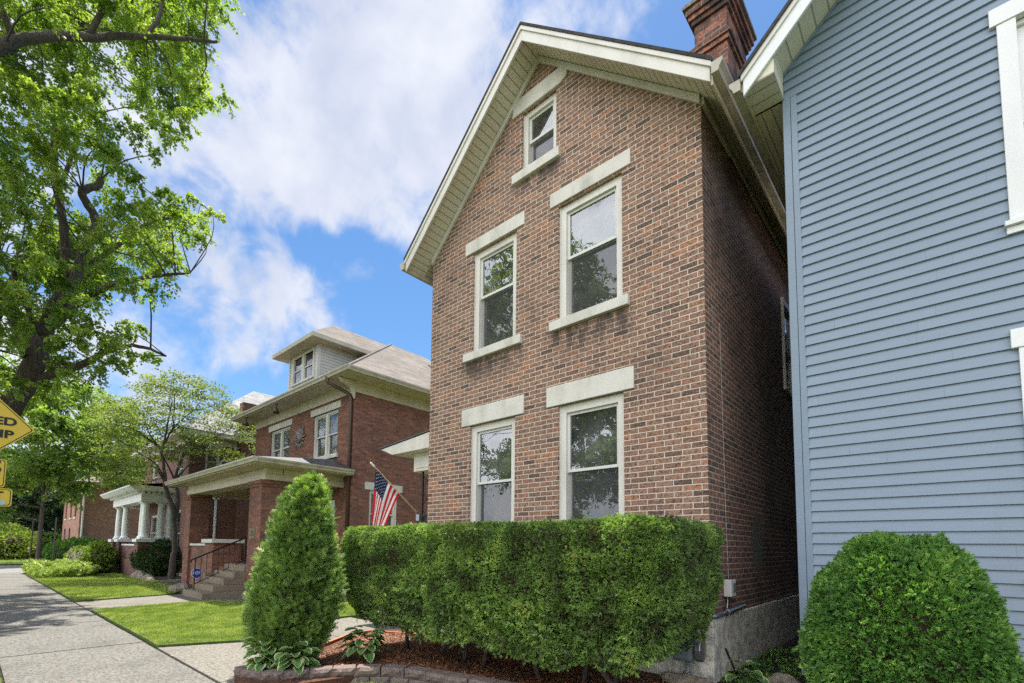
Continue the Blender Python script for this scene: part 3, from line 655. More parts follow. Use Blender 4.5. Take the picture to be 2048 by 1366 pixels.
    b.build('eave_board', MT['cream_dirty'], h)
    g = MB(); gutter_run(g, XER+0.022, 4.94, YB, ze+0.02, 1, 0.115, 0.125); g.build('gutter', MT['gutter_old'], h)
    g = MB(); gutter_run(g, XEL-0.022, 4.94, YB, ze-0.02, -1, 0.115, 0.125); g.build('gutter', MT['gutter'], h)
    # chimney with corbelled, stepped head
    c = MB(); x0, x1, y0, y1 = -2.27, -1.84, 6.40, 7.28
    c.box(x0, x1, y0, y1, 6.6, 8.30)
    for i, (e, za, zb) in enumerate(((0.03,8.30,8.37),(0.055,8.37,8.44),(0.0,8.44,8.80),(0.03,8.80,8.87),(0.06,8.87,8.94),(0.09,8.94,9.04))):
        c.box(x0-e, x1+e, y0-e, y1+e, za+0.001, zb)
    ch = c.build('chimney', MT['brick_chimney'], h, bevel=0.006, label='soot stained brick chimney with stepped top rising beside the right eave')
    c = MB(); c.box(x0-0.12, x1+0.12, y0-0.12, y1+0.12, 9.041, 9.09); c.build('cap', MT['rock'], ch)
    # side entry porch on the left
    P = MB(); py = 6.2; P.box(-8.9, -6.66, 5.6, 9.6, -0.05, 0.20); P.box(-8.35, -6.66, 6.0, 9.6, 0.20, 0.85); P.box(-8.9, -6.9, 5.75, 6.0, 0.201, 0.42)
    po = P.build('porch_base', MT['steps'], h, bevel=0.015)
    P = MB(); P.extrude([(-8.95,5.95,3.60),(-8.55,5.95,3.44),(-6.68,5.95,3.44),(-6.68,5.95,3.80)], (0, 3.6, 0))
    P.build('porch_roof', MT['cream'], h); MB().extrude([(-9.0,5.93,3.615),(-6.68,5.93,3.812),(-6.68,5.93,3.835),(-9.0,5.93,3.64)], (0, 3.7, 0)).build('porch_roof_cover', MT['lead'], h)
    P = MB(); P.box(-8.12, -6.68, 6.2, 6.42, 3.06, 3.44); P.box(-8.12, -7.9, 6.42, 9.5, 3.06, 3.44); P.box(-8.02, -6.7, 6.185, 6.2, 3.12, 3.36); P.build('porch_beam', MT['cream'], h, bevel=0.01)
    P = MB()
    for x in (-7.93, -7.64): P.box(x-0.018, x+0.018, 6.28, 6.316, 0.85, 3.06)
    for k in range(6):
        z = 1.05+k*0.36; a = [(-7.93+0.145+0.13*math.sin(math.pi*t/6*1)*(1 if k % 2 else 1), 6.298, z+0.36*t/6) for t in range(7)]
        b_ = [(-7.93+0.145-0.13*math.sin(math.pi*t/6), 6.298, z+0.36*t/6) for t in range(7)]
        P.tube(a, 0.007, 5); P.tube(b_, 0.007, 5)
    P.build('porch_column', MT['iron'], h, label='black wrought iron scrollwork column')
    MB().box(-7.95, -6.7, 6.25, 6.4, 1.78, 1.88).build('porch_rail', MT['stone'], h)
    d = MB(); d.box(-6.66, -6.64, 6.6, 7.5, 0.85, 2.95); d.build('door', MT['white'], h)
main_house()

# flag on the porch column
def flag():
    f = thing('flag', (-7.85, 6.2, 2.1), 'American flag on a pale wooden pole slanting out from the iron porch column', 'flag')
    p0, p1 = Vector((-7.85, 6.16, 2.15)), Vector((-7.85, 5.07, 3.0))
    m = MB(); m.tube([p0, p1], 0.013, 8); pole = m.build('pole', MT['wood'], f)
    m = MB(); m.tube([p1, p1+(p1-p0).normalized()*0.10], [0.02, 0.016], 8); m.build('finial', MT['white'], pole)
    m = MB(); m.box(-7.90, -7.80, 6.12, 6.27, 2.03, 2.16); m.tube([p0-(p1-p0).normalized()*0.06, p0+(p1-p0).normalized()*0.09], 0.022, 8); m.build('bracket', MT['steel'], f)
    # cloth hangs from the pole: s along the pole (hoist), t down the fly; union at the outer end
    n, k = 78, 60; hoist, fly = 0.72, 1.20; d = (p0-p1).normalized(); st = p1+d*0.05
    V = np.zeros(((n+1)*(k+1), 3)); F = []; U = []
    for i in range(n+1):
        s = i/n
        for j in range(k+1):
            t = j/k; a = s*hoist*(1-0.50*t**0.8); drop = t*fly*0.86
            base = st+d*a+Vector((0, 0, -drop))
            # weight gathers the free edge towards the outer end in folds
            base += Vector((0.045*math.sin(s*9.5+t*2.1)*(0.25+t)+0.02*math.sin(s*21)*t, -0.10*t+0.05*t*math.sin(s*7), 0.02*math.sin(s*6)*t))
            V[i*(k+1)+j] = base
    F = [(i*(k+1)+j, (i+1)*(k+1)+j, (i+1)*(k+1)+j+1, i*(k+1)+j+1) for i in range(n) for j in range(k)]
    me = bpy.data.meshes.new('cloth'); off = LOC[f]; me.from_pydata((V-off).tolist(), [], F); me.update()
    def fabric(nm, c):
        q = Mat(nm); q.set('Base Color', c).set('Roughness', 0.7)
        tr = q.N.new('ShaderNodeBsdfTranslucent'); tr.inputs[0].default_value = (*c, 1); ms = q.N.new('ShaderNodeMixShader'); ms.inputs[0].default_value = 0.4
        q.L.new(q.b.outputs[0], ms.inputs[1]); q.L.new(tr.outputs[0], ms.inputs[2]); q.L.new(ms.outputs[0], q.out.inputs[0]); return q.m
    for x in (fabric('flag_red', (0.55,0.02,0.035)), fabric('flag_white', (0.80,0.79,0.77)), fabric('flag_navy', (0.012,0.022,0.075))): me.materials.append(x)
    idx = []
    stars = []
    for r in range(9):
        nc = 6 if r % 2 == 0 else 5
        for c in range(nc): stars.append(((r+1)/10*7/13, (1 if r % 2 == 0 else 2)/12*0.4+c/6*0.4))
    for i in range(n):
        for j in range(k):
            s, t = (i+0.5)/n, (j+0.5)/k
            if s < 7/13 and t < 0.40: m_ = 2
            else: m_ = 0 if int(s*13) % 2 == 0 else 1
            idx.append(m_)
    me.polygons.foreach_set('material_index', idx); me.polygons.foreach_set('use_smooth', [True]*len(F))
    o = bpy.data.objects.new('cloth', me); C.objects.link(o); o.parent = f; LOC[o] = off
    sm = MB()
    def samp(s, t):
        i, j = min(s*n, n-1e-6), min(t*k, k-1e-6); a, b = int(i), int(j); fi, fj = i-a, j-b; q = lambda x, y: V[x*(k+1)+y]
        P = q(a,b)*(1-fi)*(1-fj)+q(a+1,b)*fi*(1-fj)+q(a,b+1)*(1-fi)*fj+q(a+1,b+1)*fi*fj
        ns = np.cross(q(a+1,b)-q(a,b), q(a,b+1)-q(a,b)); return P, ns/np.linalg.norm(ns)
    for s0, t0 in stars:
        for sg in (1, -1):
            ring = []
            for q in range(10):
                an = math.pi/2+q*math.pi/5; rr = 0.021 if q % 2 == 0 else 0.009
                P, N_ = samp(min(max(s0+rr*math.sin(an)/hoist, 0), 1), min(max(t0+rr*math.cos(an)/fly, 0), 1)); ring.append(P+N_*0.003*sg)
            cP, cN = samp(s0, t0); cP = cP+cN*0.003*sg
            for q in range(10): sm.face([cP, ring[q], ring[(q+1) % 10]])
    sm.build('stars', me.materials[1], o)
flag()
mbx = thing('mailbox', (-7.72, 6.2, 1.88), 'small black mailbox standing on the porch rail beside the iron column', 'mailbox')
m = MB(); m.box(-7.88, -7.58, 6.2, 6.33, 1.90, 2.13); m.build('body', MT['iron'], mbx, bevel=0.02)
MB().box(-7.86, -7.62, 6.17, 6.198, 1.885, 1.97).build('newspaper_tray', MT['white'], mbx, bevel=0.004)

# ------------------------------------------------------------------ blue house on the right
def blue_house():
    Y0 = 5.4; XL, XR, XC = -1.02, 6.0, 2.49; YB = 16.0; S = 0.93; ZS = 6.43+S*(XC-XL)
    h = thing('blue_house', (XC, Y0, 0), 'blue grey clapboard house with white trim filling the right edge behind the round bush', 'house')
    holes = [(0.60,1.55,4.14,5.76),(0.60,1.55,1.35,3.07)]
    ex = 0.1012; m = MB(); z = 0.36; bt, tp_ = 0.020, 0.002
    while z < ZS:
        z1 = z+ex; cz = (z+z1)/2
        x0 = XL+0.11 if z < 6.1 else XL; xa = x0; xb = XR
        if z1 > 6.40: xa = max(xa, XC-(ZS-z)/S+0.0); xb = min(xb, XC+(ZS-z)/S)
        if xa < xb:
            segs = [(xa, xb)]
            for a, b, c, d in holes:
                if c-0.02 < cz < d+0.02:
                    segs = [q for (p, r_) in segs for q in ((p, min(r_, a-0.01)), (max(p, b+0.01), r_)) if q[1]-q[0] > 0.01]
            for p, r_ in segs:
                yb, yt = Y0-bt, Y0-tp_
                m.face([(p, yb, z+0.004), (r_, yb, z+0.004), (r_, yt, z1+0.002), (p, yt, z1+0.002)])
                m.face([(p, yb, z+0.004), (p, Y0+0.004, z+0.0), (r_, Y0+0.004, z+0.0), (r_, yb, z+0.004)])
        z = z1
    wl = m.build('siding', MT['siding'], h)
    # side wall and back faces
    m = MB(); m.face([(XL,Y0+0.01,0.36),(XL,YB,0.36),(XL,YB,6.43),(XL,Y0+0.01,6.43)]); m.face([(XR,Y0,0.36),(XR,YB,0.36),(XR,YB,6.43),(XR,Y0,6.43)]); m.face([(XL,YB,0.36),(XR,YB,0.36),(XR,YB,6.43),(XC,YB,ZS),(XL,YB,6.43)])
    m.build('side_wall', MT['siding'], h)
    m = MB(); m.box(XL-0.012, XL+0.055, Y0-0.026, Y0+0.08, 0.34, 6.13); m.box(XL+0.058, XL+0.112, Y0-0.020, Y0-0.002, 0.34, 6.13); m.build('corner_board', MT['siding'], h, bevel=0.003)
    MB().box(XL+0.03, XR-0.03, Y0+0.03, YB, -0.09, 0.355).build('foundation', MT['stucco'], h)
    for a, b, c, d in holes:
        w = MB(); F = ('f', Y0); w.fb(F, a-0.10, a+0.01, -0.035, 0.10, c-0.03, d+0.02); w.fb(F, b-0.01, b+0.10, -0.035, 0.10, c-0.03, d+0.02)
        w.fb(F, a-0.14, b+0.14, -0.045, 0.02, d+0.021, d+0.17); w.fb(F, a-0.13, b+0.13, -0.065, 0.02, c-0.07, c-0.03); w.fb(F, a-0.12, b+0.12, -0.035, 0.02, c-0.13, c-0.071)
        w.fb(F, a+0.01, b-0.01, 0.02, 0.05, d-0.02, d+0.02)
        tr = w.build('window_trim', MT['white'], h, bevel=0.004)
        s = MB(); mz = (c+d)/2
        for zz0, zz1, dd in ((mz-0.02, d-0.02, 0.05), (c-0.03, mz+0.02, 0.08)):
            s.fb(F, a+0.012, a+0.06, dd, dd+0.03, zz0, zz1); s.fb(F, b-0.06, b-0.012, dd, dd+0.03, zz0, zz1); s.fb(F, a+0.06, b-0.06, dd, dd+0.03, zz0, zz0+0.05); s.fb(F, a+0.06, b-0.06, dd, dd+0.03, zz1-0.04, zz1)
        s.build('sash', MT['white'], tr)
        g = MB(); g.fq(F, a+0.06, b-0.06, 0.07, mz, d-0.06); g.fq(F, a+0.06, b-0.06, 0.10, c, mz); g.build('pane', MT['glass'], tr)
        r = MB(); r.box(a-0.1, b+0.1, Y0+0.22, Y0+1.2, c-0.1, d+0.1, skip='f'); r.build('room_recess', MT['dark_in'], tr)
    # gable rake
    XEL = XC-(XC-XL)-0.27; XER = XR+0.27; ZF = ZS-0.10
    def line(x, z): return z-S*abs(x-XC)
    b = MB(); rake_board(b, XC, XEL, XER, ZF, S, 4.96, 4.99, -0.03, 0.195); b.build('fascia', MT['white'], h, bevel=0.004)
    b = MB(); rake_board(b, XC, XEL-0.015, XER+0.015, ZF, S, 4.94, 4.958, 0.14, 0.20); b.build('drip_edge', MT['cream'], h)
    b = MB()
    for xe in (XEL, XER): b.face([(XC,4.99,line(XC,ZS)),(xe,4.99,line(xe,ZS)),(xe,Y0-0.001,line(xe,ZS)),(XC,Y0-0.001,line(XC,ZS))])
    b.build('soffit', MT['soffit_blue'], h)
    b = MB(); rake_board(b, XC, XL-0.2, XR+0.2, ZS-0.005, S, Y0-0.022, Y0-0.014, -0.035, 0.0); b.build('channel_trim', MT['siding'], h)
    b = MB(); zs = 6.14
    b.face([(XEL,Y0-0.0,zs),(XL+0.0,Y0-0.0,zs),(XL,YB,zs),(XEL,YB,zs)]); b.build('side_soffit', MT['soffit_bd'], h)
    b = MB(); b.extrude([(XEL,4.992,zs-0.0),(XL,4.992,zs),(XL,4.992,line(XL,ZS)-0.002),(XEL,4.992,line(XEL,ZS)-0.002)], (0, Y0-4.994-0.02, 0)); b.build('eave_return', MT['soffit_blue'], h)
    b = MB(); b.box(XEL-0.02, XEL, 4.99, YB, zs-0.02, line(XEL, ZF)+0.19); b.build('eave_board', MT['cream_dirty'], h)
    g = MB(); gutter_run(g, XEL-0.022, 4.94, YB, line(XEL, ZF)+0.04, -1, 0.105, 0.12); g.build('gutter', MT['gutter_old'], h)
    r = MB()
    for xe in (XEL-0.04, XER+0.04):
        r.extrude([(XC,4.92,ZF+0.20),(xe,4.92,line(xe,ZF)+0.20),(xe,4.92,line(xe,ZF)+0.245),(XC,4.92,ZF+0.245)], (0, YB+0.3-4.92, 0))
    r.build('roof', MT['roof_dark'], h)
blue_house()

# ------------------------------------------------------------------ hip roof helper
def hip(mb, x0, x1, y0, y1, z, slope, t=0.0):
    w = x1-x0; d = y1-y0
    if w <= d:
        hh = w/2*slope; xc = (x0+x1)/2; A, B = (xc, y0+w/2, z+hh), (xc, y1-w/2, z+hh)
        mb.face([(x0,y0,z),(x1,y0,z),A]); mb.face([(x1,y0,z),(x1,y1,z),B,A]); mb.face([(x1,y1,z),(x0,y1,z),B]); mb.face([(x0,y1,z),(x0,y0,z),A,B])
    else:
        hh = d/2*slope; yc = (y0+y1)/2; A, B = (x0+d/2, yc, z+hh), (x1-d/2, yc, z+hh)
        mb.face([(x0,y0,z),(x1,y0,z),B,A]); mb.face([(x1,y0,z),(x1,y1,z),B]); mb.face([(x1,y1,z),(x0,y1,z),A,B]); mb.face([(x0,y1,z),(x0,y0,z),A])
    return A, B
def eave_box(mb, x0, x1, y0, y1, z0, z1, t=0.03):
    """fascia boards round an eave"""
    mb.box(x0, x1, y0, y0+t, z0, z1); mb.box(x0, x1, y1-t, y1, z0, z1); mb.box(x0, x0+t, y0+t, y1-t, z0, z1); mb.box(x1-t, x1, y0+t, y1-t, z0, z1)
def ring_soffit(mb, x0, x1, y0, y1, X0, X1, Y0, Y1, z):
    mb.face([(x0,y0,z),(x1,y0,z),(X1,Y0,z),(X0,Y0,z)]); mb.face([(x1,y0,z),(x1,y1,z),(X1,Y1,z),(X1,Y0,z)]); mb.face([(x1,y1,z),(x0,y1,z),(X0,Y1,z),(X1,Y1,z)]); mb.face([(x0,y1,z),(x0,y0,z),(X0,Y0,z),(X0,Y1,z)])

# ------------------------------------------------------------------ the foursquare next door
def foursquare():
    X0, X1, Y0, Y1 = -21.25, -13.45, 7.95, 17.5; F = ('f', Y0); Rr = ('r', X1); ZE = 6.68
    h = thing('foursquare_house', (-17.35, Y0, 0), 'dark red brick foursquare house with hipped tan roof, white dormer and deep front porch', 'house')
    HF = [(-16.17,-14.50,4.50,6.02),(-19.72,-18.02,4.50,6.02),(-15.6,-14.5,1.5,3.0),(-20.4,-18.6,1.5,3.1),(-17.9,-16.9,0.9,3.0)]
    w = MB(); wall_sheet(w, F, X0, X1, 0.3, ZE, HF, (), 0.08)
    HS = [(8.55,9.62,1.85,3.30),(12.2,13.2,4.3,5.8)]
    w.face([(X0,Y0,0.3),(X0,Y1,0.3),(X0,Y1,ZE),(X0,Y0,ZE)]); w.face([(X0,Y1,0.3),(X1,Y1,0.3),(X1,Y1,ZE),(X0,Y1,ZE)])
    wall_sheet(w, Rr, Y0, Y1, 0.3, ZE, HS, (), 0.08); w.build('wall', MT['brick_red'], h)
    MB().box(X0-0.02, X1+0.02, Y0-0.02, Y1, -0.09, 0.30).build('foundation', MT['stucco'], h)
    for i, q in enumerate(HF[:2]):
        win = double_hung(h, F, *q, fw=0.07, mull=0.06, frame='cream', blind=(q[3]-0.1, q[2]+0.1, 'curtain'), gl='glass_far', label=['pair of sash windows at the right of the sun ornament','pair of sash windows at the left of the sun ornament'][i])
        a = q[0]-0.20; b = q[1]+0.17
        MB().box(a, b, Y0-0.03, Y0+0.05, 6.02, 6.25).build('lintel', MT['stone'], win, bevel=0.01)
        MB().box(q[0]-0.08, q[1]+0.08, Y0-0.07, Y0+0.05, 4.38, 4.49).build('sill', MT['stone'], win, bevel=0.01)
    for q in HF[2:4]: double_hung(h, F, *q, fw=0.07, frame='cream', blind=(q[3]-0.1, q[2]+0.5, 'blind_dim'), gl='glass_far')
    d = MB(); d.box(-17.9, -16.9, Y0+0.06, Y0+0.10, 0.9, 3.0); d.box(-17.8, -17.0, Y0+0.04, Y0+0.06, 1.0, 1.7); d.build('door', MT['bronze'], h)
    for q in HS:
        win = double_hung(h, Rr, *q, fw=0.09, frame='cream', blind=(q[3]-0.1, q[2]+0.1, 'curtain'), gl='glass_far')
        MB().fb(Rr, q[0]-0.18, q[1]+0.18, -0.03, 0.05, q[3]+0.002, q[3]+0.24).build('lintel', MT['stone'], win)
    # eaves
    ex = 0.66; e = (X0-ex, X1+ex, Y0-ex, Y1+ex)
    m = MB(); eave_box(m, e[0], e[1], e[2], e[3], ZE-0.01, ZE+0.14); m.build('fascia', MT['cream_dirty'], h)
    m = MB(); ring_soffit(m, *e, X0, X1, Y0, Y1, ZE); m.build('soffit', MT['soffit_bd'], h)
    m = MB(); m.box(X0-0.04, X1+0.04, Y0-0.04, Y0-0.003, 6.33, ZE-0.004); m.box(X1+0.003, X1+0.04, Y0, Y1, 6.33, ZE-0.004); m.box(X0-0.04, X0-0.003, Y0, Y1, 6.33, ZE-0.004); m.build('frieze', MT['cream_dirty'], h)
    g = MB(); gutter_run_x(g, e[2], e[0]-0.1, e[1]+0.11, ZE+0.015, -1, 0.13, 0.14); g.build('gutter', MT['gutter'], h)
    g = MB(); gutter_run(g, e[1], e[2], e[3], ZE+0.015, 1, 0.13, 0.14); g.build('gutter', MT['gutter'], h)
    m = MB(); A, B = hip(m, e[0]-0.05, e[1]+0.05, e[2]-0.05, e[3]+0.05, ZE+0.145, 0.74); m.build('roof', MT['roof_tan'], h)
    m = MB(); Ap = Vector(A); 
    for c in ((e[1]+0.05, e[2]-0.05), (e[0]-0.05, e[2]-0.05)):
        p0 = Vector((c[0], c[1], ZE+0.16)); m.tube([p0-Vector((0,0,0.03)), Ap-Vector((0,0,0.01))], 0.055, 6)
    m.build('hip_ridge', MT['roof_tan'], h)
    for yv, dz in ((12.9, 0.0), (15.2, -0.5)):
        x = -15.9; z = ZE+0.145+0.74*(e[1]+0.05-x); MB().extrude([(x-0.22,yv,z+0.0),(x+0.2,yv,z-0.32),(x+0.2,yv,z-0.12),(x-0.15,yv,z+0.17)], (0,0.38,0)).build('roof_vent', MT['bronze'], h)
    # dormer
    dx0, dx1, dy = -18.24, -16.0, 7.92; zb, zt = 7.28, 8.62
    m = MB(); hole = [(-17.85,-16.32,7.52,8.46)]
    wall_sheet(m, ('f', dy), dx0, dx1, zb-0.15, zt, hole, (), 0.04); m.face([(dx1,dy,zb-0.15),(dx1,dy+1.9,zt-0.0),(dx1,dy,zt)]); m.face([(dx0,dy,zb-0.15),(dx0,dy+1.9,zt),(dx0,dy,zt)])
    dm = m.build('dormer', MT['siding_white'], h, label='small white sided dormer with paired windows')
    m = MB(); m.box(dx1-0.10, dx1+0.015, dy-0.02, dy+0.10, zb-0.1, zt); m.box(dx0-0.015, dx0+0.08, dy-0.02, dy+0.1, zb-0.1, zt); m.box(dx0-0.03, dx1+0.03, dy-0.03, dy-0.001, zb-0.02, zb+0.10)
    q = hole[0]
    m.box(q[0]-0.08, q[0], dy-0.03, dy+0.04, q[2]-0.05, q[3]+0.08); m.box(q[1], q[1]+0.08, dy-0.03, dy+0.04, q[2]-0.05, q[3]+0.08); m.box(q[0], q[1], dy-0.03, dy+0.04, q[3], q[3]+0.08); m.box(q[0]-0.1, q[1]+0.1, dy-0.05, dy+0.04, q[2]-0.07, q[2]-0.001)
    xm = (q[0]+q[1])/2; m.box(xm-0.09, xm+0.09, dy-0.03, dy+0.04, q[2], q[3])
    for c0, c1 in ((q[0], xm-0.09), (xm+0.09, q[1])):
        m.box(c0, c0+0.035, dy, dy+0.04, q[2], q[3]); m.box(c1-0.035, c1, dy, dy+0.04, q[2], q[3]); m.box(c0+0.035, c1-0.035, dy, dy+0.04, (q[2]+q[3])/2-0.02, (q[2]+q[3])/2+0.02)
    m.build('dormer_trim', MT['cream'], dm)
    m = MB(); m.fq(('f', dy), q[0], q[1], 0.03, q[2], q[3]); m.build('dormer_pane', MT['glass_far'], dm)
    m = MB(); m.box(q[0]-0.1, q[1]+0.1, dy+0.1, dy+0.9, q[2]-0.05, q[3]+0.1, skip='f'); m.build('dormer_room', MT['dark_in'], dm)
    m = MB(); o = 0.5; zz = zt; x0, x1, y0 = dx0-o, dx1+o, dy-0.47; xc = (dx0+dx1)/2; w = (x1-x0)/2; zr = zz+0.14+w*0.78
    m.face([(x0,y0,zz+0.14),(x1,y0,zz+0.14),(xc,y0+w,zr)])
    yk = lambda z: e[2]-0.05+(z-(ZE+0.145))/0.74
    m.face([(x1,y0,zz+0.14),(x1,yk(zz+0.14)+0.05,zz+0.14),(xc,yk(zr)+0.1,zr),(xc,y0+w,zr)]); m.face([(x0,y0,zz+0.14),(xc,y0+w,zr),(xc,yk(zr)+0.1,zr),(x0,yk(zz+0.14)+0.05,zz+0.14)])
    m.build('dormer_roof', MT['roof_tan'], dm)
    m = MB(); yk1 = yk(zz+0.1); m.box(x0, x1, y0, y0+0.03, zz, zz+0.138); m.box(x1-0.03, x1, y0+0.03, yk1, zz, zz+0.138); m.box(x0, x0+0.03, y0+0.03, yk1, zz, zz+0.138); m.face([(x0,y0+0.03,zz+0.004),(x1,y0+0.03,zz+0.004),(x1,yk1,zz+0.004),(x0,yk1,zz+0.004)]); m.build('dormer_eave', MT['cream_dirty'], dm)
    # downspout on the front corner
    m = MB(); m.tube([(-13.95,7.22,6.75),(-13.95,7.26,6.58),(-13.86,7.45,6.48),(-13.66,7.80,6.30),(-13.60,7.87,6.16),(-13.60,7.88,5.9),(-13.60,7.88,0.3)], 0.055, 8); m.build('downspout', MT['bronze'], h, smooth=True)
    m = MB(); m.extrude([(-13.50,7.9,6.66),(-13.50,7.35,6.66),(-13.50,7.45,6.55),(-13.50,7.75,6.42),(-13.50,7.9,6.12)], (0.10,0,0)); m.build('eave_bracket', MT['cream_dirty'], h)
    for x in (-17.9, -20.75):
        m = MB(); m.lathe(x, 7.35, [(0.06,6.68),(0.06,6.66),(0.015,6.65),(0.015,6.56),(0.03,6.55),(0.05,6.50),(0.12,6.34),(0.11,6.34),(0.04,6.49)], 12); m.build('floodlight', MT['bronze'], h, smooth=True)
    # porch
    py = 5.5
    m = MB(); fz = 0.90
    m.box(-21.1, -17.62, py+0.08, py+0.30, 0.0, 1.45); m.box(-14.9, -13.9, py+0.08, py+0.30, 0.0, 1.45); m.box(-14.15, -13.93, py+0.6, Y0-0.01, 0.0, 1.45); m.box(-21.05, -20.85, py+0.6, Y0-0.01, 0.0, 1.45)
    m.box(-17.62, -14.9, py+0.1, py+0.25, 0.0, fz-0.1); 
    m.build('porch_wall', MT['brick_red'], h)
    for x0, x1 in ((-21.1,-20.48), (-14.95,-14.09)):
        m = MB(); yb = py+0.62
        m.box(x0, x1, py, yb, 0.0, 3.16); m.box(x0-0.03, x1+0.03, py-0.03, yb+0.03, 3.16, 3.24); m.box(x0-0.055, x1+0.055, py-0.055, yb+0.055, 3.24, 3.34); m.build('porch_pier', MT['brick_red'], h, label='left porch pier' if x0 < -18 else 'right porch pier with the number plaque')
    m = MB(); m.box(-18.35, -17.5, py-0.10, py+0.75, 0.0, 1.55); m.build('porch_pedestal', MT['brick_red'], h)
    m = MB(); m.box(-18.45, -17.4, py-0.18, py+0.85, 1.55, 1.68); m.box(-20.46, -18.46, py+0.03, py+0.34, 1.45, 1.53); m.box(-14.9, -13.88, py+0.03, py+0.34, 1.45, 1.53); m.build('porch_coping', MT['stone'], h, bevel=0.012)
    m = MB(); m.box(-21.0, -13.95, py+0.3, Y0-0.02, fz-0.12, fz); m.build('porch_floor', MT['steps'], h)
    m = MB(); zb0, zb1 = 3.345, 3.68
    m.box(-21.15, -13.96, py+0.02, py+0.55, zb0, zb0+0.17); m.box(-21.12, -13.99, py+0.05, py+0.52, zb0+0.17, zb1)
    m.box(-14.5, -13.96, py+0.552, Y0-0.01, zb0, zb0+0.17); m.box(-14.47, -13.99, py+0.552, Y0-0.01, zb0+0.17, zb1); m.box(-21.15, -20.6, py+0.552, Y0-0.01, zb0, zb1)
    m.build('porch_beam', MT['cream_dirty'], h, bevel=0.006)
    MB().face([(-20.6,py+0.55,zb0+0.22),(-14.5,py+0.55,zb0+0.22),(-14.5,Y0,zb0+0.22),(-20.6,Y0,zb0+0.22)]).build('porch_ceiling', MT['soffit_bd'], h)
    m = MB(); x0, x1, y0 = -21.75, -13.36, 5.0
    m.face([(x0,y0+0.06,zb1+0.002),(x1-0.05,y0+0.06,zb1+0.002),(x1-0.05,Y0-0.01,zb1+0.002),(x0,Y0-0.01,zb1+0.002)]); m.box(x0, x1-0.02, y0+0.04, y0+0.06, zb1, zb1+0.15); m.box(x1-0.05, x1-0.03, y0+0.061, Y0-0.01, zb1, zb1+0.15); m.build('porch_soffit', MT['cream_dirty'], h)
    g = MB(); gutter_run_x(g, y0+0.04, x0-0.03, x1+0.09, zb1+0.03, -1, 0.13, 0.13); g.build('gutter', MT['gutter'], h)
    g = MB(); gutter_run(g, x1-0.03, y0+0.04, Y0-0.05, zb1+0.03, 1, 0.13, 0.13); g.build('gutter', MT['gutter'], h)
    m = MB(); zt = zb1+0.165; zz = 4.32
    m.face([(x0-0.05,y0,zt),(x1+0.05,y0,zt),(-14.6,Y0-0.005,zz),(-20.9,Y0-0.005,zz)]); m.face([(x1+0.05,y0,zt),(x1+0.05,Y0-0.005,zt),(-14.6,Y0-0.005,zz)]); m.face([(x0-0.05,y0,zt),(-20.9,Y0-0.005,zz),(x0-0.05,Y0-0.005,zt)]); m.build('porch_roof', MT['lead'], h)
    # hanging swing hooks / bar with ring ornament under the beam
    m = MB(); m.tube([(-19.6,py+0.9,3.22),(-15.1,py+0.9,3.22)], 0.012, 6)
    for x in (-19.5,-17.6,-15.2): m.tube([(x,py+0.9,3.22),(x,py+0.9,3.56)], 0.01, 5)
    m.tube([(-16.6+0.11*math.cos(a),py+0.9,3.10+0.11*math.sin(a)) for a in np.linspace(0,2*math.pi,17)], 0.008, 5); m.build('hanging_bar', MT['iron'], h)
    # steps
    m = MB(); sx0, sx1 = -16.62, -14.92
    for i in range(5): m.box(sx0, sx1-0.02*i, 4.38+0.27*i, 5.58, 0.18*i-0.05 if i == 0 else 0.18*i, 0.18*(i+1)-0.0)
    m.box(sx0-0.28, sx0-0.003, 4.95, 5.58, -0.05, 0.62); m.box(sx0-0.25, sx0-0.003, 4.7, 4.948, -0.05, 0.34)
    m.build('steps', MT['steps'], h, bevel=0.02)
    # iron handrail
    m = MB(); rx = -16.2; a, b = Vector((rx,4.55,0.18)), Vector((rx,5.9,0.90)); ta, tb = Vector((rx,4.5,1.05)), Vector((rx,5.86,1.70))
    m.tube([a, Vector((rx,4.55,1.08))], 0.018, 6); m.tube([b, Vector((rx,5.9,1.72))], 0.02, 6); m.tube([ta+Vector((0,-0.06,-0.08)), ta+Vector((0,-0.05,0.0)), Vector((rx,4.55,1.09)), tb, Vector((rx,5.95,1.72)), Vector((rx+0.8,5.95,1.72)), Vector((rx+0.85,5.95,0.9))], 0.022, 6)
    m.tube([Vector((rx,4.55,0.34)), Vector((rx,5.9,1.02))], 0.012, 6)
    for i in range(1, 9):
        t = i/9; y = 4.55+(5.9-4.55)*t; m.tube([(rx,y,0.34+0.68*t), (rx,y,1.09+0.62*t)], 0.008, 5)
    m.build('handrail', MT['iron'], h)
    # number plaque 29? drawn as on the pier
    m = MB(); m.box(-14.78,-14.42,py-0.02,py-0.001,1.68,1.98); pl = m.build('number_plaque', MT['steps'], h)
    add_text(pl, '20', (-14.60, py-0.024, 1.83), 0.24, ('x', 1), MT['iron'], 'plaque_number')
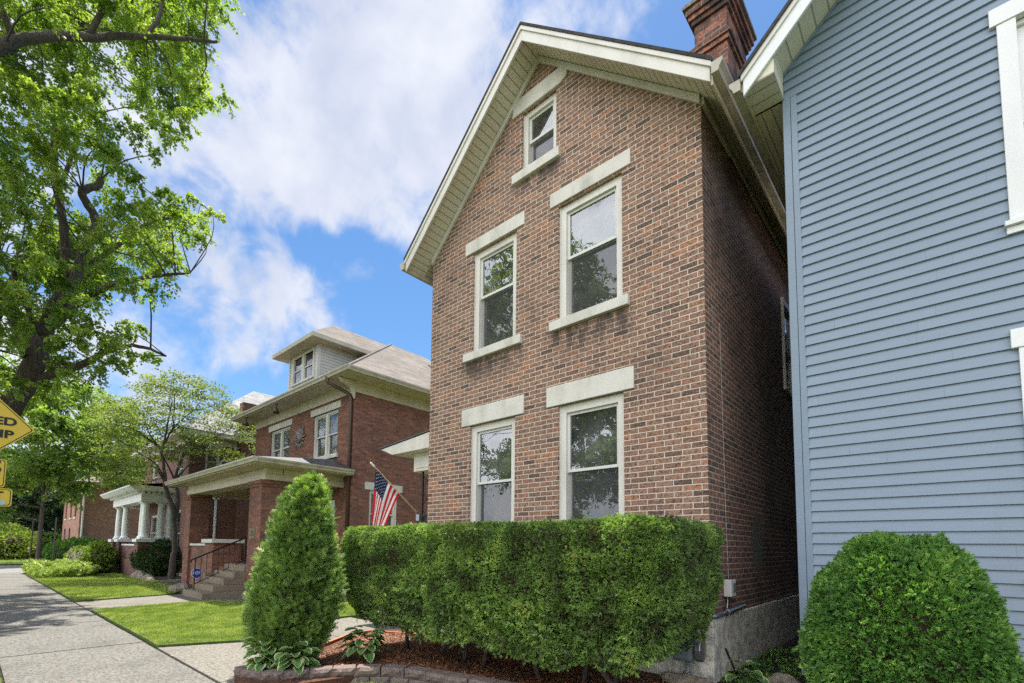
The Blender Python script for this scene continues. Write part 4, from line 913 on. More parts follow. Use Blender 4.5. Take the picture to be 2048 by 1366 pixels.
def add_text(par, txt, pos, size, facing, mat, name, sx=1.0, bold=0.0):
    """raised lettering, centred on pos. facing ('x',1): reads along +X facing -Y; ('y',1): reads along +Y facing +X"""
    cu = bpy.data.curves.new(name, 'FONT'); cu.body = txt; cu.size = size; cu.extrude = 0.0015; cu.align_x = 'CENTER'; cu.align_y = 'CENTER'; cu.offset = bold
    ob = bpy.data.objects.new('tmp', cu); dg = bpy.context.evaluated_depsgraph_get(); C.objects.link(ob); dg.update()
    me = bpy.data.meshes.new_from_object(ob.evaluated_get(dg)); bpy.data.objects.remove(ob)
    off = LOC[par]; P = np.zeros(len(me.vertices)*3); me.vertices.foreach_get('co', P); P = P.reshape(-1, 3); P[:, 0] *= sx
    Q = np.zeros_like(P)
    if facing[0] == 'x': Q[:, 0] = P[:, 0]; Q[:, 1] = -P[:, 2]; Q[:, 2] = P[:, 1]
    else: Q[:, 1] = P[:, 0]; Q[:, 0] = P[:, 2]; Q[:, 2] = P[:, 1]
    Q += np.array(pos)-off; me.vertices.foreach_set('co', Q.ravel()); me.update(); me.materials.clear(); me.materials.append(mat); me.name = name
    o = bpy.data.objects.new(name, me); C.objects.link(o); o.parent = par; LOC[o] = off; return o
foursquare()

def sun_ornament():
    x, y, z = -17.15, 7.93, 5.42; m = MB(); o = thing('sun_ornament', (x, y, z), 'dark metal sun face wall ornament between the upstairs windows', 'wall ornament')
    n = 16; front = []; 
    for i in range(n*2):
        a = math.pi*i/n; r = 0.50 if i % 4 == 0 else (0.42 if i % 4 == 2 else 0.25); sw = 0.09 if i % 2 == 0 else 0; front.append((x+r*math.cos(a+sw), y-0.02, z+r*math.sin(a+sw)))
    for i in range(0, n*2, 2):
        m.extrude([front[i], front[i-1], (x, y-0.02, z), front[(i+1) % (n*2)]], (0, 0.015, 0))
    m.build('rays', MT['ornament'], o)
    m = MB(); 
    for k in range(7):
        a0, a1 = k/7*math.pi/2, (k+1)/7*math.pi/2
        for q in range(18):
            t0, t1 = q/18*2*math.pi, (q+1)/18*2*math.pi; P = lambda a, t: (x+0.24*math.cos(a)*math.cos(t), y-0.03-0.10*math.sin(a), z+0.24*math.cos(a)*math.sin(t))
            m.face([P(a0,t0),P(a0,t1),P(a1,t1),P(a1,t0)])
    m.box(x-0.02,x+0.02,y-0.17,y-0.12,z-0.07,z+0.05); m.tube([(x-0.08,y-0.125,z-0.11),(x,y-0.13,z-0.13),(x+0.08,y-0.125,z-0.11)],0.012,5)
    for s in (-1,1): m.tube([(x+s*0.05,y-0.13,z+0.07),(x+s*0.11,y-0.115,z+0.07)],0.014,5)
    m.build('face', MT['ornament'], o)
sun_ornament()

# ------------------------------------------------------------------ house with the white columned porch
def columned_house():
    X0, X1, Y0, Y1 = -33.4, -25.2, 6.6, 18.0; h = thing('columned_house', (-29.3, Y0, 0), 'maroon brick house with a white columned porch behind the small spreading tree', 'house')
    F = ('f', Y0); Rr = ('r', X1); ZE = 6.45
    HF = [(-27.0,-26.1,4.3,5.9),(-31.8,-30.6,4.3,5.9),(-27.2,-26.0,0.95,3.1),(-31.5,-30.0,1.2,3.0)]; HS = [(7.25,7.85,4.75,6.05),(12.0,13.0,4.5,6.0)]
    w = MB(); wall_sheet(w, F, X0, X1, 0.2, ZE, HF, (), 0.08); wall_sheet(w, Rr, Y0, Y1, 0.2, ZE, HS, (), 0.08)
    w.face([(X0,Y0,0.2),(X0,Y1,0.2),(X0,Y1,ZE),(X0,Y0,ZE)]); w.face([(X0,Y1,0.2),(X1,Y1,0.2),(X1,Y1,ZE),(X0,Y1,ZE)])
    w.box(X1+0.003, X1+0.45, 8.6, 10.4, 0.2, 8.4); w.build('wall', MT['brick_dark'], h)
    MB().box(X0-0.02, X1+0.02, Y0-0.02, Y1, -0.09, 0.2).build('foundation', MT['stucco'], h)
    for q in HF: double_hung(h, F, *q, fw=0.08, frame='cream', gl='glass_far', blind=(q[3]-0.1, q[2]+0.6, 'blind_dim'))
    for q in HS:
        win = double_hung(h, Rr, *q, fw=0.07, frame='cream', gl='glass_far', blind=(q[3]-0.1, q[2]+0.3, 'curtain'))
        MB().fb(Rr, q[0]-0.10, q[1]+0.10, -0.03, 0.05, q[3]+0.002, q[3]+0.30).build('lintel', MT['stone'], win)
    m = MB(); e = (X0-0.55, X1+0.55, Y0-0.55, Y1+0.55); ring_soffit(m, *e, X0, X1, Y0, Y1, ZE); eave_box(m, *e, ZE, ZE+0.2); m.box(X0-0.03, X1+0.03, Y0-0.04, Y0-0.002, ZE-0.28, ZE-0.003); m.box(X1+0.002, X1+0.04, Y0, Y1, ZE-0.28, ZE-0.003); m.build('eave', MT['cream'], h)
    m = MB(); hip(m, e[0]-0.05, e[1]+0.05, e[2]-0.05, e[3]+0.05, ZE+0.205, 0.80); m.build('roof', MT['roof_grey'], h)
    m = MB(); m.tube([(X1+0.1,7.75,3.55),(X1+0.1,7.75,0.2)], 0.06, 8); m.tube([(X1+0.09,7.45,3.55),(X1+0.09,7.45,0.2)], 0.05, 8); m.tube([(X1+0.1,7.75,3.55),(X1+0.12,7.6,3.7),(X1+0.12,7.1,3.85)], 0.06, 8); m.build('downspout', MT['white'], h, smooth=True)
    m = MB(); m.tube([(X1+0.5,10.5,5.65),(X1+0.15,7.9,5.45),(X1+0.1,7.85,5.3),(X1+0.1,7.85,3.6)], 0.06, 8); m.build('downspout', MT['white'], h, smooth=True)
    # porch
    px0, px1, py = -33.2, -27.05, 5.35
    m = MB(); m.box(px0-0.2, px1+0.2, py-0.1, Y0-0.01, 0.0, 0.75); 
    for x in (px0+0.1, px0+1.7, px1-0.45): m.box(x-0.15, x+0.55, py-0.12, py+0.45, 0.75, 1.58)
    m.box(px1-0.2, px1+0.1, py+0.45, Y0-0.02, 0.75, 1.45); m.box(px0+2.3, px1-0.6, py, py+0.22, 0.75, 1.4)
    pb = m.build('porch_base', MT['brick_dark'], h)
    m = MB()
    for x in (px0+0.1, px0+1.7, px1-0.45): m.box(x-0.22, x+0.62, py-0.2, py+0.52, 1.581, 1.72)
    m.box(px1-0.25, px1+0.15, py+0.5, Y0-0.03, 1.451, 1.55); m.box(px0+2.32, px1-0.68, py-0.03, py+0.25, 1.401, 1.48); m.build('porch_coping', MT['white'], h)
    def col(x, y):
        c = MB(); c.box(x-0.20, x+0.20, y-0.20, y+0.20, 1.721, 1.78)
        c.lathe(x, y, [(0.19,1.781),(0.20,1.82),(0.165,1.87),(0.15,1.9),(0.152,2.3),(0.145,2.8),(0.125,3.28),(0.14,3.30),(0.13,3.33),(0.17,3.38)], 18); c.box(x-0.19, x+0.19, y-0.19, y+0.19, 3.381, 3.43)
        c.build('column', MT['white'], h, smooth=False)
    for x, y in ((px0+0.3, py+0.15), (px0+1.9, py+0.15), (px1-0.55, py+0.15), (px1-0.15, py+0.15), (px1-0.15, py+0.75), (px1-0.15, py+1.1)): col(x, y)
    m = MB(); m.box(px0-0.02, px1+0.1, py-0.1, py+0.4, 3.435, 3.80); m.box(px1-0.4, px1+0.1, py+0.401, Y0-0.01, 3.435, 3.80); m.box(px0-0.02, px0+0.4, py+0.401, Y0-0.01, 3.435, 3.80)
    m.build('porch_entablature', MT['white'], h)
    m = MB()
    for i in range(30):
        x = px0-0.05+i*(px1+0.2-px0)/30; m.box(x, x+0.11, py-0.24, py-0.101, 3.80, 3.90)
    for i in range(7): y = py-0.1+i*0.2; m.box(px1+0.101, px1+0.24, y, y+0.11, 3.80, 3.90)
    m.build('dentils', MT['white'], h)
    m = MB(); m.extrude([(px0-0.5,py-0.62,4.12),(px0-0.5,py-0.62,4.06),(px0-0.5,py-0.45,3.905),(px0-0.5,Y0-0.01,3.905),(px0-0.5,Y0-0.01,4.12)], (px1+0.55-px0+0.5, 0, 0)); m.build('porch_cornice', MT['white'], h)
    m = MB(); m.face([(px0-0.52,py-0.64,4.124),(px1+0.58,py-0.64,4.124),(px1+0.3,Y0-0.01,4.42),(px0,Y0-0.01,4.42)]); m.build('porch_roof', MT['roof_pink'], h)
    m = MB(); 
    for i in range(3): m.box(-32.2, -30.6, 4.45+0.28*i, 5.24, 0.16*i-(0.05 if i == 0 else 0), 0.16*(i+1))
    m.build('steps', MT['steps'], h, bevel=0.015)
    m = MB(); 
    for x in (-30.5,):
        m.tube([(x,4.4,0),(x,4.4,0.95),(x,5.2,1.5),(x,5.3,1.5)], 0.02, 6); m.tube([(x,4.4,0.2),(x,5.2,0.75)], 0.012, 5)
        for i in range(1,6): t = i/6; m.tube([(x,4.4+0.8*t,0.2+0.55*t),(x,4.4+0.8*t,0.95+0.55*t)], 0.01, 5)
    m.build('handrail', MT['iron'], h)
columned_house()

# ------------------------------------------------------------------ far corner house and garage
def corner_house():
    X0, X1, Y0, Y1 = -62, -52, 6.1, 26; h = thing('corner_house', (-57, Y0, 0), 'weathered orange brick corner house across the side street with tall arched windows', 'house'); F = ('f', Y0); ZE = 6.3
    HF = [(-60.6,-59.6,3.7,5.7),(-57.6,-56.6,3.7,5.7),(-60.6,-59.6,0.9,2.6),(-57.6,-56.6,0.4,2.6),(-54.9,-53.9,3.7,5.7)]
    w = MB(); wall_sheet(w, F, X0, X1, 0, ZE, HF, (), 0.15); wall_sheet(w, ('r', X1), Y0, Y1, 0, ZE, [(15.5,16.6,1.6,3.2)], (), 0.12); w.face([(X0,Y0,0),(X0,Y1,0),(X0,Y1,ZE),(X0,Y0,ZE)]); w.face([(X0,Y1,0),(X1,Y1,0),(X1,Y1,ZE),(X0,Y1,ZE)])
    w.build('wall', MT['brick_pink'], h)
    for q in HF:
        win = double_hung(h, F, *q, fw=0.09, frame='bronze', sash='white_sash', gl='glass_far', blind=(q[3]-0.1,q[2]+0.6,'blind_dim'), d0=0.1)
        c = (q[0]+q[1])/2; MB().extrude([(c+0.5*math.cos(a), Y0-0.02, q[3]+0.22*math.sin(a)) for a in np.linspace(0, math.pi, 9)], (0, 0.05, 0)).build('arch_head', MT['dark_in'], win)
        MB().box(q[0]-0.1, q[1]+0.1, Y0-0.06, Y0, q[2]-0.14, q[2]-0.002).build('sill', MT['stone'], win)
    double_hung(h, ('r', X1), 15.5, 16.6, 1.6, 3.2, fw=0.12, frame='white', gl='glass_far', blind=(3.1,1.8,'blind'))
    m = MB(); e = (X0-0.7, X1+0.7, Y0-0.7, Y1+0.7); ring_soffit(m, *e, X0, X1, Y0, Y1, ZE); eave_box(m, *e, ZE, ZE+0.18); m.build('eave', MT['gutter'], h)
    m = MB(); hip(m, *e, ZE+0.185, 0.40); m.build('roof', MT['roof_pink'], h)
    MB().box(-52.55, -51.6, 7.9, 9.4, 6.0, 8.05).build('chimney', MT['brick_pink'], h)
    m = MB(); m.tube([(X1+0.09,Y0+0.18,6.3),(X1+0.09,Y0+0.18,0)], 0.07, 8); m.build('downspout', MT['white'], h)
corner_house()
g = thing('garage', (-78, 7, 0), 'low dark garage with a shallow brown roof behind the far trees', 'garage')
MB().box(-86, -72, 4.5, 12, 0, 2.2).build('wall', plain('dark_garage_boards', (0.05,0.035,0.03), 0.9), g)
m = MB(); hip(m, -87, -71, 3.6, 12.8, 2.25, 0.28); m.build('roof', MT['roof_pink'], g)

# ------------------------------------------------------------------ signs
def sign_post():
    o = thing('warning_sign', (-11.25, 0.13, 0), 'yellow diamond warning sign with two smaller plates on one post at the left edge', 'street sign')
    X, Y = -11.2, 0.13
    MB().box(X-0.06, X-0.015, Y-0.025, Y+0.025, -0.09, 4.0).build('post', MT['steel'], o)
    def plate(poly, name, brd):
        m = MB(); m.extrude([(X-0.012, Y+a, z) for a, z in poly], (0.01, 0, 0)); p = m.build(name, MT['sign_yellow'], o)
        c = (sum(a for a, _ in poly)/len(poly), sum(z for _, z in poly)/len(poly)); b = MB()
        sc = lambda q, k: (X+0.0, Y+c[0]+(q[0]-c[0])*k[0], c[1]+(q[1]-c[1])*k[1])
        for i in range(len(poly)):
            a, d = poly[i], poly[(i+1) % len(poly)]; k1, k2 = brd
            b.face([sc(a,k1), sc(d,k1), sc(d,k2), sc(a,k2)])
        b.build('border', MT['sign_black'], p); return p
    def rr(cy, cz, w, h, r=0.04, n=5):
        out = []
        for sy, sz, a0 in ((1,1,0),(-1,1,90),(-1,-1,180),(1,-1,270)):
            for i in range(n+1):
                a = R(a0+90*i/n); out.append((cy+sy*(w/2-r)+r*math.cos(a), cz+sz*(h/2-r)+r*math.sin(a)))
        return out
    hd = 0.535; r = 0.035; D = []
    for k in range(4):
        a = R(90*k); c = (math.cos(a)*(hd-r*1.3), 3.37+math.sin(a)*(hd-r*1.3))
        for t in (-40,-20,0,20,40): D.append((c[0]+r*math.cos(a+R(t)), c[1]+r*math.sin(a+R(t))))
    p = plate(D, 'diamond_panel', ((0.955,0.955),(0.925,0.925)))
    add_text(p, 'SPEED', (X+0.002, Y+0.022, 3.455), 0.175, ('y',1), MT['sign_black'], 'lettering', 1.22, 0.006); add_text(p, 'HUMP', (X+0.002, Y-0.015, 3.245), 0.175, ('y',1), MT['sign_black'], 'lettering', 1.25, 0.006)
    p = plate(rr(0, 2.61, 0.47, 0.46), 'speed_plate', ((0.94,0.94),(0.90,0.90)))
    add_text(p, '15', (X+0.002, Y+0.01, 2.69), 0.29, ('y',1), MT['sign_black'], 'lettering', 1.25, 0.008); add_text(p, 'MPH', (X+0.002, Y, 2.47), 0.12, ('y',1), MT['sign_black'], 'lettering', 1.2, 0.004)
    p = plate(rr(0, 2.22, 0.66, 0.29), 'lower_plate', ((0.95,0.90),(0.92,0.84)))
    add_text(p, 'NEXT', (X+0.002, Y+0.005, 2.245), 0.17, ('y',1), MT['sign_black'], 'lettering', 1.0, 0.005)
    m = MB(); m.extrude([(X+0.001, Y+a, z) for a, z in ((0.13,2.14),(0.17,2.18),(0.21,2.165),(0.25,2.175),(0.27,2.13),(0.24,2.10),(0.17,2.09))], (0.002,0,0)); m.build('sticker', MT['sticker'], p)
sign_post()
def security_sign():
    o = thing('yard_sign', (-16.98, 4.82, 0), 'small blue octagonal security sign on a stake beside the porch steps', 'yard sign')
    x, y, z = -16.98, 4.82, 0.62
    MB().tube([(x,y,-0.05),(x,y,0.55)], 0.012, 6).build('stake', MT['steel'], o)
    blue = plain('sign_blue', (0.02,0.05,0.42), 0.4)
    oc = lambda r, d: [(x-d, y+r*math.cos(R(22.5+45*i)), z+r*1.12*math.sin(R(22.5+45*i))) for i in range(8)]
    m = MB(); m.extrude(oc(0.15, -0.02), (-0.01,0,0)); w = m.build('panel', MT['white'], o); m = MB(); m.extrude(oc(0.138, -0.023), (-0.002,0,0)); m.build('face', blue, w)
    add_text(w, 'ADT', (x+0.026, y, z), 0.13, ('y',1), MT['white'], 'lettering', 0.9, 0.003)
security_sign()

# ------------------------------------------------------------------ small yard things
def block_wall():
    o = thing('retaining_wall', (-4.9, 2.9, 0), 'low curved retaining wall of reddish split face blocks edging the planting bed', 'garden wall')
    path = [(-5.72,2.02),(-5.40,2.05),(-5.15,2.28),(-4.98,2.58),(-4.80,2.88),(-4.62,3.10),(-4.38,3.26),(-4.10,3.34),(-3.75,3.42),(-3.4,3.50),(-3.05,3.55),(-2.7,3.58),(-2.35,3.6),(-2.0,3.62),(-1.6,3.62),(-1.2,3.62)]
    P = [Vector((a, b, 0)) for a, b in path]; seg = [0]
    for a, b in zip(P[:-1], P[1:]): seg.append(seg[-1]+(b-a).length)
    def at(s):
        for i in range(len(P)-1):
            if s <= seg[i+1] or i == len(P)-2:
                t = (s-seg[i])/(seg[i+1]-seg[i]); return P[i].lerp(P[i+1], t), (P[i+1]-P[i]).normalized()
    for cz, (z0, z1) in enumerate(((-0.09, 0.085), (0.088, 0.185))):
        s = 0.0 if cz == 0 else -0.14
        while s < seg[-1]:
            L = random.uniform(0.22, 0.30); a = max(s, 0); b = min(s+L, seg[-1]); s += L
            if b-a < 0.08: continue
            (p0, _), (p1, _) = at(a+0.004), at(b-0.004); d = (p1-p0); ln = d.length; d.normalize(); n = Vector((-d.y, d.x, 0)); 
            jit = random.uniform(-0.01, 0.01); back = 0.17; m = MB(); nx = 5; nz = 3
            # split face front (towards the lawn = -n) as a rough grid
            grid = [[p0+d*(ln*i/nx)-n*(0.0-jit+(0.018*random.random() if 0 < i < nx and 0 < j < nz else -0.012))+Vector((0,0,z0+(z1-z0)*j/nz)) for j in range(nz+1)] for i in range(nx+1)]
            for i in range(nx):
                for j in range(nz): m.face([grid[i][j], grid[i+1][j], grid[i+1][j+1], grid[i][j+1]])
            tb = [grid[i][nz] for i in range(nx+1)]; bk0, bk1 = p0+n*back+Vector((0,0,z1)), p1+n*back+Vector((0,0,z1))
            m.face(tb+[bk1, bk0]); lo0, lo1 = p0+n*back+Vector((0,0,z0)), p1+n*back+Vector((0,0,z0))
            m.face([grid[0][j] for j in range(nz+1)]+[bk0, lo0]); m.face([grid[nx][j] for j in range(nz+1)]+[bk1, lo1]); m.face([lo0, lo1, bk1, bk0])
            m.build('block', MT['block'], o)
block_wall()
m = MB(); 
for a, b in (((-6.45,3.4),(-7.03,4.25)),((-7.03,4.25),(-7.0,4.55)),((-7.0,4.57),(-6.2,4.93)),((-6.2,4.93),(-5.6,5.28))):
    A, B = Vector((*a,0)), Vector((*b,0)); d = (B-A).normalized(); n = Vector((-d.y, d.x, 0))*0.02; m.extrude([A-n, B-n, B+n, A+n], (0,0,0.13))
e_ = m.build('bed_edging', MT['edging'], None, loc=(-6.7,4.3,0)); setprops(e_, 'thin orange timber edging between the front walk and the mulch', 'garden edging')

def gas_meter():
    o = thing('gas_meter', (-2.12, 5.2, 0.1), 'grey gas meter against the foundation under the right end of the hedge', 'gas meter'); X = -2.06
    m = MB(); m.box(X-0.13,X+0.10,5.12,5.30,0.33,0.58); m.build('body', MT['meter_grey'], o, bevel=0.04)
    m = MB(); m.extrude([(X+0.112, 5.21+0.09*math.cos(2*math.pi*i/16), 0.47+0.13*math.sin(2*math.pi*i/16)) for i in range(16)], (0.07,0,0)); m.build('regulator', MT['steel'], o, bevel=0.012)
    m = MB(); m.tube([(X+0.02,5.2,0.05),(X+0.02,5.2,0.34)], 0.025, 8); m.tube([(X+0.02,5.2,0.10),(X+0.02,5.2,0.22)], 0.045, 8); m.build('riser_pipe', MT['meter_grey'], o, smooth=True)
    m = MB(); m.tube([(X-0.06,5.22,0.57),(X-0.06,5.22,0.70),(X-0.06,5.32,0.78),(X-0.02,5.34,0.785)], 0.022, 8); m.build('inlet_pipe', MT['meter_grey'], o, smooth=True)
gas_meter()
m = MB(); m.tube([(-2.15,5.36,0.79),(-1.88,5.345,0.80),(-1.815,5.36,0.805),(-1.80,5.45,0.81),(-1.80,6.35,0.845)], 0.026, 10); m.tube([(-1.80,5.72,0.817),(-1.80,5.80,0.82)], 0.034, 10)
p_ = m.build('conduit_pipe', MT['steel'], None, loc=(-1.8,5.6,0.8), smooth=True); setprops(p_, 'grey metal conduit pipe running along the top of the side foundation', 'pipe')
ub = thing('utility_box', (-1.80, 5.9, 1.0), 'small pale utility box on the side brick wall with a thin cable above it', 'utility box')
MB().box(-1.857,-1.77,5.80,5.97,0.98,1.17).build('case', MT['white_sash'], ub, bevel=0.008); MB().box(-1.769,-1.762,5.86,5.94,1.03,1.13).build('cover', MT['meter_grey'], ub)
m = MB(); m.tube([(-1.835,5.92,1.17),(-1.845,5.90,2.0),(-1.848,5.88,3.0),(-1.85,5.86,4.2)], 0.0016, 5); m.tube([(-1.83,5.86,0.98),(-1.83,5.83,0.85)], 0.006, 5); m.build('cable', MT['white_sash'], ub)
m = MB(); m.tube([(-1.62,5.55,0.1),(-1.74,5.46,0.47)], 0.011, 6); p_ = m.build('iron_rod', MT['iron'], None, loc=(-1.62,5.55,0.1)); setprops(p_, 'thin black iron rod leaning against the corner of the foundation', 'rod')
em = thing('electric_meter', (-1.05, 6.2, 0.6), 'small grey electric meter on the shaded side of the blue house', 'electric meter')
MB().box(-1.17,-1.022,6.0,6.2,0.42,0.66).build('base_box', MT['meter_grey'], em, bevel=0.01); m = MB(); m.tube([(-1.10,6.1,0.66),(-1.10,6.1,0.74)], 0.06, 14); m.tube([(-1.08,6.1,0.74),(-1.08,6.1,0.95)], 0.03, 8); m.build('glass_dome', MT['steel'], em)

def stone(name, c, r, label, seed, flat=0.6):
    rg = np.random.default_rng(seed); bm = MB(); nu, nv = 14, 9; ph = rg.uniform(0, 6, 6)
    def P(i, j):
        t = 2*math.pi*(i % nu)/nu; f = math.pi*j/nv; d = Vector((math.cos(t)*math.sin(f), math.sin(t)*math.sin(f), math.cos(f)))
        k = 1+0.16*math.sin(3*d.x+ph[0]+2*d.z)+0.13*math.sin(4*d.y+ph[1])+0.07*math.sin(9*d.x+7*d.y+ph[2]); return (c[0]+d.x*r[0]*k, c[1]+d.y*r[1]*k, c[2]+d.z*r[2]*k)
    for i in range(nu):
        for j in range(nv): bm.face([P(i,j), P(i,j+1), P(i+1,j+1), P(i+1,j)])
    o = bm.build(name, MT['rock'], None, loc=(c[0], c[1], 0), smooth=True); setprops(o, label, 'rock'); return o
stone('boulder', (-17.75,4.62,0.10), (0.42,0.26,0.20), 'brown boulder at the lawn corner beside the foursquare steps', 1)
stone('boulder', (-25.2,5.05,0.12), (0.55,0.3,0.22), 'grey boulder on the lawn edge in front of the dark shrub', 2)
stone('boulder', (-23.6,5.0,0.08), (0.45,0.25,0.16), 'smaller flat boulder just right of the grey one by the dark shrub', 3)
stone('rock', (-1.25,5.62,0.16), (0.16,0.11,0.10), 'pale rock at the foot of the blue corner board', 4)
stone('rock', (-1.02,5.28,0.16), (0.12,0.10,0.10), 'brown rock under the blue corner board beside the round bush', 5)
stone('rock', (-2.0,5.1,0.14), (0.26,0.12,0.08), 'low brown stone on the ground beside the gas meter', 6)
ur = thing('planter_urn', (-31.3, 4.75, 0), 'low grey stone planter bowl with leafy fern beside the far porch steps', 'planter')
m = MB(); m.lathe(-31.3, 4.75, [(0.25,0),(0.28,0.06),(0.22,0.12),(0.45,0.32),(0.5,0.42),(0.44,0.42),(0.1,0.38)], 16); m.build('bowl', MT['steps'], ur)
for x, y, zz, lb in ((-49.0,3.2,3.2,'thin dark pole standing on the far lawn, nearest the left edge'), (-44.3,4.0,3.2,'thin pale pole standing in front of the dark clipped bushes')):
    m = MB(); m.tube([(x,y,-0.1),(x+0.1,y,1.6),(x+0.05,y+0.02,zz)], [0.06,0.05,0.04], 6); o = m.build('pole', MT['bark_smooth'], None, loc=(x,y,0)); setprops(o, lb, 'pole')

# ------------------------------------------------------------------ foliage tools
def unit(a): return a/np.maximum(np.linalg.norm(a, axis=-1, keepdims=True), 1e-9)
def runit(n): return unit(rng.normal(size=(n, 3)))
def leaves(P, D, N, L, W, fold=0.0):
    """rhombic leaves -> V (4n,3), F (n,4)"""
    S = unit(np.cross(D, N)); L = np.broadcast_to(np.asarray(L, float).reshape(-1, 1), (len(P), 1)); W = np.broadcast_to(np.asarray(W, float).reshape(-1, 1), (len(P), 1))
    mid = P+D*L*0.45-N*fold*L
    V = np.stack([P, mid+S*W/2, P+D*L, mid-S*W/2], 1).reshape(-1, 3)
    return V, np.arange(len(P)*4).reshape(-1, 4)
def merge(parts):
    Vs, Fs, k = [], [], 0
    for V, F in parts: Vs.append(V); Fs.append(F+k); k += len(V)
    return np.concatenate(Vs), np.concatenate(Fs)
def spray_leaves(clumps, per, leaf, wid, droop=0.55, twigs=22, flat=1.0, lobes=1, spread=0.22):
    """leaves strung on curved twigs that leave each clump centre"""
    out = []; tints = []
    for c in clumps:
        c0, r = np.array(c[:3]), c[3]; n = max(20, int(per*(r/0.7)**1.6)); k = max(6, int(twigs*(r/0.7)))
        d = runit(k); d[:, 2] = d[:, 2]*0.75*flat+0.10; d = unit(d); ln = r*rng.uniform(0.55, 1.25, k)
        ti = rng.integers(0, k, n); t = rng.uniform(0.12, 1.05, n)**0.75
        dd = d[ti]; base = c0+dd*(ln[ti]*t)[:, None]; base[:, 2] -= droop*(t**2)*ln[ti]*0.7
        base += rng.normal(size=(n, 3))*spread*r*0.45*np.array([1, 1, flat])
        tan = unit(dd-np.stack([np.zeros(n), np.zeros(n), droop*1.5*t], 1)+rng.normal(size=(n, 3))*0.55)
        nrm = unit(np.array([0, 0, 1.0])+rng.normal(size=(n, 3))*0.65)
        L = leaf*rng.uniform(0.65, 1.25, n)
        tb = rng.uniform(-0.1, 0.1)
        for q in range(lobes):
            tq = tan if q == 0 else unit(tan+np.cross(tan, nrm)*(0.95 if q == 1 else -0.95)); Lq = L if q == 0 else L*0.72
            V, F = leaves(base, tq, nrm, Lq, Lq*wid); out.append((V, F)); tints.append(np.clip(rng.normal(0.45+tb, 0.2, n), 0, 1))
    V, F = merge(out); return V, F, np.concatenate(tints)
def smooth_path(pts, n=4):
    P = [Vector(p) for p in pts]; out = []
    for i in range(len(P)-1):
        p0, p1, p2, p3 = P[max(i-1, 0)], P[i], P[i+1], P[min(i+2, len(P)-1)]
        for k in range(n):
            t = k/n; out.append(0.5*((2*p1)+(p2-p0)*t+(2*p0-5*p1+4*p2-p3)*t*t+(3*p1-p0-3*p2+p3)*t**3))
    return out+[P[-1]]
def wood(mb, limbs, seg=9, wob=0.0):
    pts = []
    for path, r0, r1 in limbs:
        sp = smooth_path(path, 5); n = len(sp)
        if wob: sp = [p+Vector(rng.normal(size=3)*wob*(0 if i in (0,) else 1)) for i, p in enumerate(sp)]
        rad = [r0+(r1-r0)*(i/(n-1))**0.8 for i in range(n)]; mb.tube(sp, rad, seg); pts += [(p, rr) for p, rr in zip(sp, rad)]
    return pts
def attach(mb, nodes, clumps, r0=0.035, seg=5, maxd=3.5, twigs=2, tl=0.6):
    A = np.array([list(p) for p, _ in nodes])
    for c in clumps:
        c0 = np.array(c[:3]); w = np.linalg.norm((A-c0)*np.array([1, 1, 1.0]), axis=1)+np.maximum(0, A[:, 2]-c0[2])*0.8; i = int(w.argmin()); a = A[i]
        dist = np.linalg.norm(a-c0)
        if dist > maxd: continue
        mid = (a+c0)/2+np.array([0, 0, 0.10*dist])+rng.normal(size=3)*0.07*dist; rr = min(nodes[i][1]*0.6, r0*(0.6+0.4*dist))
        mb.tube(smooth_path([a, mid, c0], 3), list(np.linspace(rr, rr*0.35, 7)), seg, cap=False)
        for _ in range(twigs):
            e = c0+(unit(rng.normal(size=3))-np.array([0,0,0.35]))*c[3]*tl; mb.tube([c0, (c0+e)/2+rng.normal(size=3)*0.05, e], [rr*0.35, rr*0.25, rr*0.12], 4, cap=False)

